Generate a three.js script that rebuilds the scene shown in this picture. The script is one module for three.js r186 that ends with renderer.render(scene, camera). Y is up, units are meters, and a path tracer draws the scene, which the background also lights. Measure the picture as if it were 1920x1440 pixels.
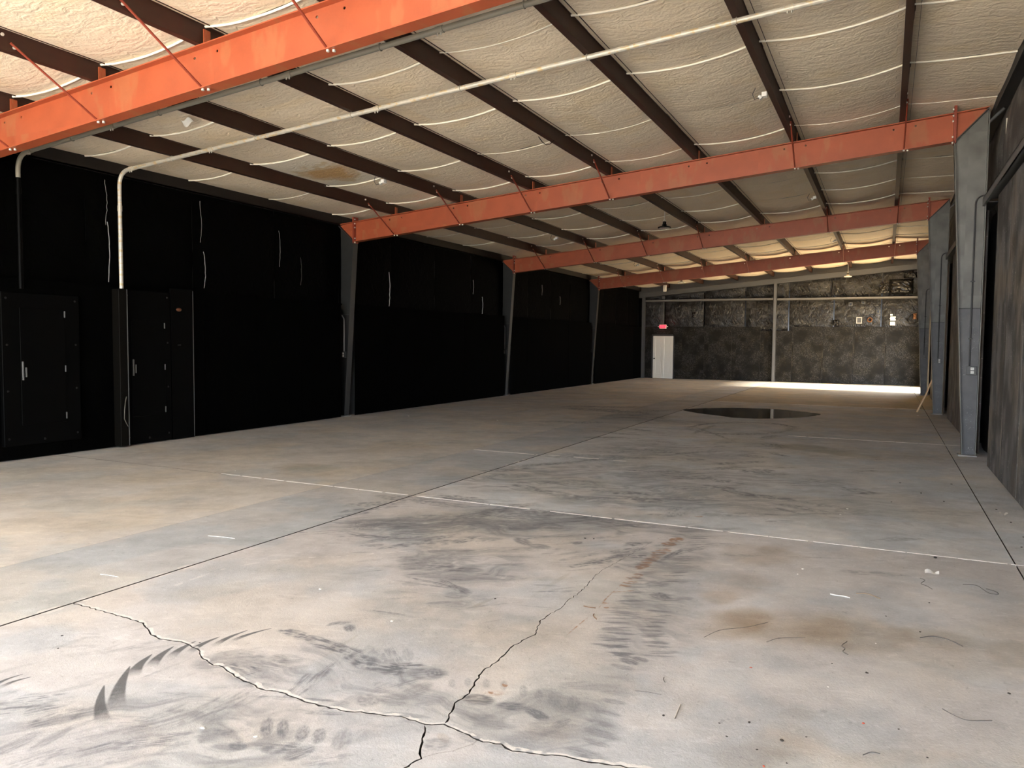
import * as THREE from 'three';
import { mergeGeometries } from 'three/addons/utils/BufferGeometryUtils.js';
import { RoundedBoxGeometry } from 'three/addons/geometries/RoundedBoxGeometry.js';
import { TextGeometry } from 'three/addons/geometries/TextGeometry.js';
import { FontLoader } from 'three/addons/loaders/FontLoader.js';

// ---------------------------------------------------------------- camera, sky, sun, exposure
const scene = new THREE.Scene();
const camera = new THREE.PerspectiveCamera(53.525, 4 / 3, 0.05, 300);
camera.position.set(0, 1.648, 0);
camera.rotation.set(-0.0549, 0.4561, 0.0089, 'YXZ');
scene.add(camera);

const renderer = new THREE.WebGLRenderer({ antialias: true });
renderer.toneMapping = THREE.LinearToneMapping;
renderer.toneMappingExposure = 5.1;
renderer.shadowMap.enabled = true;

scene.background = new THREE.Color().setRGB(2.2, 2.38, 2.62);      // bright hazy daylight sky
const sun = new THREE.DirectionalLight(0xffe9c8, 12);
sun.position.set(23, 15.5, -0.6);
sun.shadow.radius = 22;                                           // the sun stands behind thin haze
sun.target.position.set(-4.6, 0, -4);
sun.castShadow = true;
Object.assign(sun.shadow.camera, { left: -45, right: 45, top: 45, bottom: -45, near: 1, far: 120 });
sun.shadow.mapSize.set(2048, 2048);
scene.add(sun, sun.target);

// ---------------------------------------------------------------- measures (metres; D is the distance into the building, z = -D)
const XL = -10.46, XR = 1.29;                       // inner faces of the left and right wall boards
const FRONT = -2.35, BACK = 35.33;                  // front wall, back wall
const FRAMES = [5.46, 13.17, 20.92, 28.54];         // near edge of each steel frame
const PURLINS = [-9.22, -7.66, -6.1, -4.55, -2.99, -1.42, 0.14];
const SL = 0.08376;
const rb = (x) => 4.6136 + SL * x;                  // underside of the roof beams
const RAFTER = 0.42, ROOF = 0.62;                   // beam depth, height of the insulation above rb

// ---------------------------------------------------------------- helpers
let seed = 1;
const rnd = () => { seed = (seed * 1664525 + 1013904223) >>> 0; return seed / 4294967296; };
const rr = (a, b) => a + (b - a) * rnd();
const V = (x, y, d) => new THREE.Vector3(x, y, -d);
const lerp = (a, b, t) => a + (b - a) * t;
const clamp = (v, a = 0, b = 1) => Math.min(b, Math.max(a, v));
const smooth = (a, b, v) => { const t = clamp((v - a) / (b - a)); return t * t * (3 - 2 * t); };

const LAT = new Float32Array(65536);
for (let i = 0; i < 65536; i++) LAT[i] = rnd();
function noise(x, y) {
  const xf = Math.floor(x), yf = Math.floor(y), fx = x - xf, fy = y - yf;
  const u = fx * fx * (3 - 2 * fx), v = fy * fy * (3 - 2 * fy);
  const x0 = xf & 255, x1 = (xf + 1) & 255, y0 = (yf & 255) << 8, y1 = ((yf + 1) & 255) << 8;
  const a = LAT[y0 + x0], b = LAT[y0 + x1], c = LAT[y1 + x0], d = LAT[y1 + x1];
  return a + (b - a) * u + (c - a + (a - b - c + d) * u) * v;
}
function fbm(x, y, o) { let s = 0, a = 0.5, t = 0; for (let i = 0; i < o; i++) { s += a * noise(x, y); t += a; x = x * 2.03 + 17.1; y = y * 2.03 + 5.7; a *= 0.5; } return s / t; }
const toSRGB = (c) => { c = clamp(c); return 255 * (c <= 0.0031308 ? c * 12.92 : 1.055 * Math.pow(c, 1 / 2.4) - 0.055); };
const SR = new Uint8Array(4097); for (let i = 0; i <= 4096; i++) SR[i] = Math.round(toSRGB(i / 4096));
const enc = (c) => SR[Math.round(clamp(c) * 4096)];
function dataTex(w, h, fn, srgb = true) {
  const d = new Uint8Array(w * h * 4), o = [0, 0, 0];
  for (let y = 0, i = 0; y < h; y++) for (let x = 0; x < w; x++, i += 4) {
    fn((x + 0.5) / w, (y + 0.5) / h, o);
    if (srgb) { d[i] = enc(o[0]); d[i + 1] = enc(o[1]); d[i + 2] = enc(o[2]); } else { d[i] = d[i + 1] = d[i + 2] = 255 * clamp(o[0]); }
    d[i + 3] = 255;
  }
  const t = new THREE.DataTexture(d, w, h);
  t.magFilter = THREE.LinearFilter; t.minFilter = THREE.LinearMipmapLinearFilter; t.generateMipmaps = true;
  t.wrapS = t.wrapT = THREE.RepeatWrapping;
  if (srgb) t.colorSpace = THREE.SRGBColorSpace;
  t.needsUpdate = true;
  return t;
}
function sized(t, w, h, ox = 0, oy = 0) { const c = t.clone(); c.repeat.set(1 / w, 1 / h); c.offset.set(-ox / w, -oy / h); c.needsUpdate = true; return c; }
function mat(r, g, b, rough, more = {}) {
  const m = new THREE.MeshPhysicalMaterial({ roughness: rough, ...more });
  m.color.setRGB(r, g, b);
  return m;
}

// geometry in building coordinates
function bx(x0, x1, y0, y1, d0, d1) {
  const g = new THREE.BoxGeometry(Math.abs(x1 - x0), Math.abs(y1 - y0), Math.abs(d1 - d0));
  g.translate((x0 + x1) / 2, (y0 + y1) / 2, -(d0 + d1) / 2);
  return g;
}
function rbx(x0, x1, y0, y1, d0, d1, r = 0.006) {
  const g = new RoundedBoxGeometry(Math.abs(x1 - x0), Math.abs(y1 - y0), Math.abs(d1 - d0), 2, r);
  g.translate((x0 + x1) / 2, (y0 + y1) / 2, -(d0 + d1) / 2);
  return g;
}
function prismXY(pts, d0, d1, holes = []) {           // outline in x, y; from depth d0 to d1
  const s = new THREE.Shape(pts.map((p) => new THREE.Vector2(p[0], p[1])));
  for (const [x, y, r] of holes) { const h = new THREE.Path(); h.absarc(x, y, r, 0, Math.PI * 2, true); s.holes.push(h); }
  const g = new THREE.ExtrudeGeometry(s, { depth: d1 - d0, bevelEnabled: false, curveSegments: 10 });
  g.translate(0, 0, -d1);
  return g;
}
function rod(a, b, r, n = 8) {
  const dir = b.clone().sub(a), g = new THREE.CylinderGeometry(r, r, dir.length(), n);
  g.applyQuaternion(new THREE.Quaternion().setFromUnitVectors(new THREE.Vector3(0, 1, 0), dir.clone().normalize()));
  const m = a.clone().add(b).multiplyScalar(0.5);
  g.translate(m.x, m.y, m.z);
  return g;
}
function pipe(pts, r, seg = 8, radial = 10, bend = 0.18) { // straight runs with rounded bends
  const path = new THREE.CurvePath();
  let prev = pts[0];
  for (let i = 1; i < pts.length; i++) {
    const p = pts[i];
    if (i === pts.length - 1) { path.add(new THREE.LineCurve3(prev, p)); break; }
    const inD = p.clone().sub(pts[i - 1]).normalize(), outD = pts[i + 1].clone().sub(p).normalize();
    const a = p.clone().addScaledVector(inD, -bend), b = p.clone().addScaledVector(outD, bend);
    path.add(new THREE.LineCurve3(prev, a));
    path.add(new THREE.QuadraticBezierCurve3(a, p, b));
    prev = b;
  }
  const list = [];
  for (const c of path.curves) { const n = c.isLineCurve3 ? 1 : seg; for (let k = 0; k < n; k++) list.push(c.getPoint(k / n)); }
  list.push(pts[pts.length - 1]);
  return tubeThrough(list, r, radial);
}
function tubeThrough(list, r, radial = 6) {           // mitred tube along a polyline
  const pos = [], nor = [], idx = [], n = list.length;
  let up = new THREE.Vector3(0.21, 0.93, 0.3).normalize();
  for (let i = 0; i < n; i++) {
    const t = list[Math.min(n - 1, i + 1)].clone().sub(list[Math.max(0, i - 1)]).normalize();
    const s = new THREE.Vector3().crossVectors(t, up).normalize(), u = new THREE.Vector3().crossVectors(s, t).normalize();
    up = u;
    for (let k = 0; k < radial; k++) {
      const a = k / radial * Math.PI * 2, v = s.clone().multiplyScalar(Math.cos(a)).addScaledVector(u, Math.sin(a));
      nor.push(v.x, v.y, v.z); v.multiplyScalar(r).add(list[i]); pos.push(v.x, v.y, v.z);
    }
    if (i) for (let k = 0; k < radial; k++) { const a = (i - 1) * radial + k, b = (i - 1) * radial + (k + 1) % radial, c = a + radial, d = b + radial; idx.push(a, c, b, b, c, d); }
  }
  for (const [i0, flip] of [[0, 0], [(n - 1) * radial, 1]]) for (let k = 1; k < radial - 1; k++) idx.push(...(flip ? [i0, i0 + k + 1, i0 + k] : [i0, i0 + k, i0 + k + 1]));
  const g = new THREE.BufferGeometry();
  g.setAttribute('position', new THREE.Float32BufferAttribute(pos, 3));
  g.setAttribute('normal', new THREE.Float32BufferAttribute(nor, 3));
  g.setAttribute('uv', new THREE.Float32BufferAttribute(new Float32Array(pos.length / 3 * 2), 2));
  g.setIndex(idx);
  return g;
}
function sheet(nu, nv, fn, thick = 0) {               // grid surface, fn(u, v) -> [x, y, d, tu, tv]
  const pos = [], uv = [], idx = [];
  for (let j = 0; j <= nv; j++) for (let i = 0; i <= nu; i++) { const p = fn(i / nu, j / nv); pos.push(p[0], p[1], -p[2]); uv.push(p[3], p[4]); }
  for (let j = 0; j < nv; j++) for (let i = 0; i < nu; i++) { const a = j * (nu + 1) + i, b = a + 1, c = a + nu + 1, d = c + 1; idx.push(a, b, c, b, d, c); }
  const g = new THREE.BufferGeometry();
  g.setAttribute('position', new THREE.Float32BufferAttribute(pos, 3));
  g.setAttribute('uv', new THREE.Float32BufferAttribute(uv, 2));
  g.setIndex(idx); g.computeVertexNormals();
  return g;
}
function metricUV(g, ax, ay) {                         // uv in metres from two axes ('x','y','d')
  const p = g.attributes.position, uv = new Float32Array(p.count * 2), get = (i, a) => a === 'x' ? p.getX(i) : a === 'y' ? p.getY(i) : -p.getZ(i);
  for (let i = 0; i < p.count; i++) { uv[2 * i] = get(i, ax); uv[2 * i + 1] = get(i, ay); }
  g.setAttribute('uv', new THREE.BufferAttribute(uv, 2));
  return g;
}
const plain = (g) => { const o = g.index ? g.toNonIndexed() : g.clone(); for (const k of Object.keys(o.attributes)) if (!['position', 'normal', 'uv'].includes(k)) o.deleteAttribute(k); o.clearGroups(); return o; };
const join = (list) => list.length === 1 ? list[0] : mergeGeometries(list.map(plain));

const taken = {};
function numbered(n) { taken[n] = (taken[n] ?? -1) + 1; return taken[n] ? n + '_' + String(taken[n]).padStart(3, '0') : n; }
function part(name, g, m, parent) {
  const o = new THREE.Mesh(Array.isArray(g) ? join(g) : g, m);
  o.name = name; o.castShadow = o.receiveShadow = true; parent.add(o);
  return o;
}
function thing(name, label, category, at = [0, 0, 0], group) {   // at = x, y, distance
  const o = new THREE.Group(); o.name = numbered(name); o.position.set(at[0], at[1], -at[2]);
  o.userData = { label, category }; if (group) o.userData.group = group;
  scene.add(o);
  return o;
}
function one(name, g, m, label, category, group) {
  const o = part(numbered(name), g, m, scene);
  o.userData = { label, category }; if (group) o.userData.group = group;
  return o;
}
function structure(name, g, m, label) {
  const o = g ? part(name, g, m, scene) : new THREE.Group();
  if (!g) { o.name = name; scene.add(o); }
  o.userData = { kind: 'structure', label, category: name.split('_')[0] };
  return o;
}
const ORD = ['first', 'second', 'third', 'fourth', 'fifth', 'sixth', 'seventh'];
const BAY = ['in front of the nearest beam', 'between the nearest and the second beam', 'between the second and the third beam', 'between the third and the farthest beam', 'between the farthest beam and the back wall'];

// ---------------------------------------------------------------- shared textures and materials
const bumpFine = dataTex(512, 512, (u, v, o) => { o[0] = 0.5 * fbm(u * 64, v * 64, 3) + 0.5 * noise(u * 256, v * 256); }, false);
const bumpFacing = dataTex(512, 512, (u, v, o) => { const w = fbm(u * 8, v * 8, 3); o[0] = fbm(u * 10 + w * 1.2, v * 40 + w * 4, 4) * 0.75 + 0.25 * fbm(u * 60, v * 60, 2); }, false);
const bumpVinyl = dataTex(512, 512, (u, v, o) => { const w = fbm(u * 6, v * 6, 3); o[0] = fbm(u * 16 + w * 5, v * 10 - w * 5, 4); }, false);
const bumpStrand = dataTex(512, 512, (u, v, o) => { let s = 0; for (let k = 0; k < 4; k++) { const a = k * 0.9 + 0.3, c = Math.cos(a), n = Math.sin(a); s = Math.max(s, noise((u * c - v * n) * 90 + k * 31, (u * n + v * c) * 22 + k * 17)); } o[0] = s; }, false);

function tinted(base, spread, fn, w = 512, h = 512) { return dataTex(w, h, (u, v, o) => { const k = fn(u, v); for (let c = 0; c < 3; c++) o[c] = base[c] * (1 + spread * k); }); }
const M = {};
M.primer = mat(1, 1, 1, 0.48, { map: sized(dataTex(512, 512, (u, v, o) => { const k = 0.86 + 0.26 * fbm(u * 10, v * 10, 4) + 0.05 * (noise(u * 200, v * 200) - 0.5), t = smooth(0.56, 0.72, fbm(u * 14 + 9, v * 5 + 3, 4)); o[0] = 0.37 * k; o[1] = (0.082 + 0.03 * t) * k; o[2] = (0.032 + 0.014 * t) * k; }), 2, 2) });
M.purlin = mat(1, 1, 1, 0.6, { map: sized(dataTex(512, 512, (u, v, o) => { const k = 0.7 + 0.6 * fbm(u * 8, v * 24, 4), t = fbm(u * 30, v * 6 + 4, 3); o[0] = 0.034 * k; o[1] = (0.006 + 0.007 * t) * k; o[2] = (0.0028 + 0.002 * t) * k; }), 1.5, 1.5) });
M.brace = mat(0.26, 0.045, 0.022, 0.55);
M.bolt = mat(0.72, 0.7, 0.64, 0.35, { metalness: 0.3 });
M.facing = [0, 1, 2].map((k) => mat(1, 1, 1, 0.75, { map: sized(dataTex(512, 512, (u, v, o) => { const n = 0.93 + 0.14 * fbm(u * 5 + k * 40, v * 5, 4) + 0.04 * (noise(u * 180, v * 60) - 0.5), t = smooth(0.5, 0.75, fbm(u * 3 + k * 21, v * 4 + 7, 3)); o[0] = 0.86 * n; o[1] = (0.735 - 0.02 * t) * n; o[2] = (0.57 - 0.05 * t) * n; }), 1.9, 1.9), bumpMap: sized(bumpFacing, 1.25, 1.6), bumpScale: 0.013 }));
M.facingStain = mat(1, 1, 1, 0.75, { map: sized(dataTex(512, 512, (u, v, o) => { const n = 0.93 + 0.14 * fbm(u * 5 + 9, v * 5, 4), r = Math.hypot((u - 0.5) * 2.1, (v - 0.55) * 2.6) + 0.7 * (fbm(u * 9, v * 12, 4) - 0.5), t = 1 - smooth(0.3, 0.78, r), e = smooth(0.5, 0.66, r) * (1 - smooth(0.66, 0.8, r)); o[0] = (0.77 - 0.2 * t - 0.1 * e) * n; o[1] = (0.7 - 0.34 * t - 0.14 * e) * n; o[2] = (0.585 - 0.42 * t - 0.2 * e) * n; }), 1.56, 1.83), bumpMap: sized(bumpFacing, 1.25, 1.6), bumpScale: 0.012 });
M.tape = mat(0.9, 0.86, 0.76, 0.5);
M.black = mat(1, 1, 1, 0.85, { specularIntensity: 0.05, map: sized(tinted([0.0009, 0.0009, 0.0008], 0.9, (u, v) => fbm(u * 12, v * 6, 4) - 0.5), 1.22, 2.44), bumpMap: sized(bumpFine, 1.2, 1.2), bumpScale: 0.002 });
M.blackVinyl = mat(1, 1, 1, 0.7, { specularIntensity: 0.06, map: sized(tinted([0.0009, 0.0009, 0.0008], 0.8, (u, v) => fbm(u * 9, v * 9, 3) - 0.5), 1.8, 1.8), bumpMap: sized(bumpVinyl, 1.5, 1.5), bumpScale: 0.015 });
M.greyVinyl = [0, 1].map((k) => mat(1, 1, 1, 0.3, { map: sized(dataTex(512, 512, (u, v, o) => { const n = fbm(u * 5 + 31 * k, v * 5 + 3, 4), s = smooth(0.5, 0.7, fbm(u * 4 + 11, v * 12 + 50 * k, 4)); const c = 0.008 + 0.018 * n + 0.035 * s; o[0] = c * 0.98; o[1] = c; o[2] = c * 0.97; }), 1.83, 1.83), bumpMap: sized(bumpVinyl, 1.4, 1.4), bumpScale: 0.05 }));
M.strand = [0, 1, 2].map((k) => mat(1, 1, 1, 0.75, { specularIntensity: 0.4, map: sized(dataTex(1024, 1024, (u, v, o) => {
  let s = 0; for (let q = 0; q < 4; q++) { const a = q * 0.83 + k, c = Math.cos(a), n = Math.sin(a); s = Math.max(s, noise((u * c - v * n * 2) * 120 + q * 31, (u * n + v * 2 * c) * 34 + q * 17 + k * 50)); }
  const w = fbm(u * 4 + k * 13, v * 8 + k, 4), fl = smooth(0.74, 0.97, s) * smooth(0.3, 0.62, w), c = 0.006 + 0.011 * w + 0.055 * fl, br = smooth(0.5, 0.7, fbm(u * 3 + 70, v * 5 + k * 9, 3));
  o[0] = c * (1 + 0.05 * br); o[1] = c * 0.99; o[2] = c * (0.97 - 0.12 * br); }), 1.22, 2.44), bumpMap: sized(bumpStrand, 1.22, 1.22), bumpScale: 0.003 }));
M.worn = [0, 1].map((k) => mat(1, 1, 1, 0.7, { map: sized(dataTex(512, 1024, (u, v, o) => {
  const w = fbm(u * 5 + k * 23, v * 9, 4), st = fbm(u * 46 + k * 9, v * 7, 3), sp = smooth(0.83, 0.95, noise(u * 90 + k * 40, v * 150)) * smooth(0.45, 0.65, fbm(u * 7, v * 9 + k * 60, 3));
  const c = 0.06 + 0.11 * smooth(0.3, 0.75, w) + 0.02 * smooth(0.5, 0.75, st) * smooth(0.4, 0.6, w) + 0.2 * sp, br = smooth(0.45, 0.7, fbm(u * 3 + 33, v * 6 + k * 7, 3));
  o[0] = c * (1 + 0.1 * br); o[1] = c * 0.97; o[2] = c * (0.92 - 0.12 * br); }), 1.22, 3.66), bumpMap: sized(bumpFine, 1, 1), bumpScale: 0.003 }));
M.column = mat(1, 1, 1, 0.45, { map: sized(tinted([0.142, 0.143, 0.132], 0.9, (u, v) => fbm(u * 4, v * 10, 4) - 0.5), 1, 2.4) });
M.columnLow = mat(1, 1, 1, 0.45, { map: sized(dataTex(512, 512, (u, v, o) => { const n = 0.75 + 0.5 * fbm(u * 6, v * 9, 4), s = smooth(0.84, 0.93, noise(u * 40, v * 130)) * smooth(0.5, 0.62, fbm(u * 5, v * 9 + 20, 3)); o[0] = 0.085 * n + 0.18 * s; o[1] = 0.087 * n + 0.18 * s; o[2] = 0.093 * n + 0.18 * s; }), 0.7, 1.2) });
M.columnBlack = mat(1, 1, 1, 0.5, { map: sized(tinted([0.017, 0.018, 0.017], 0.8, (u, v) => fbm(u * 4, v * 10, 4) - 0.5), 1, 2.4) });
M.columnBlackLow = mat(0.005, 0.0052, 0.0055, 0.5);
M.darkSteel = mat(0.03, 0.031, 0.032, 0.5);
M.midSteel = mat(0.085, 0.088, 0.09, 0.4);
M.girt = mat(0.16, 0.16, 0.155, 0.4);
M.eave = mat(1, 1, 1, 0.7, { map: sized(tinted([0.005, 0.0022, 0.0013], 1, (u, v) => fbm(u * 20, v * 8, 4) - 0.5), 1.5, 1.5) });
M.galv = mat(1, 1, 1, 0.4, { metalness: 0.25, map: sized(dataTex(256, 256, (u, v, o) => { const k = 0.85 + 0.3 * fbm(u * 12, v * 12, 4), t = smooth(0.58, 0.7, fbm(u * 8 + 40, v * 20, 4)); o[0] = 0.6 * k; o[1] = (0.57 - 0.1 * t) * k; o[2] = (0.5 - 0.22 * t) * k; }), 0.5, 0.5) });
M.whitePlastic = mat(0.8, 0.8, 0.77, 0.4);
M.whitePaint = mat(0.82, 0.83, 0.78, 0.5);
M.shell = mat(0.2, 0.2, 0.2, 0.8);
M.gloss = mat(0.006, 0.006, 0.006, 0.16);

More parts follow.
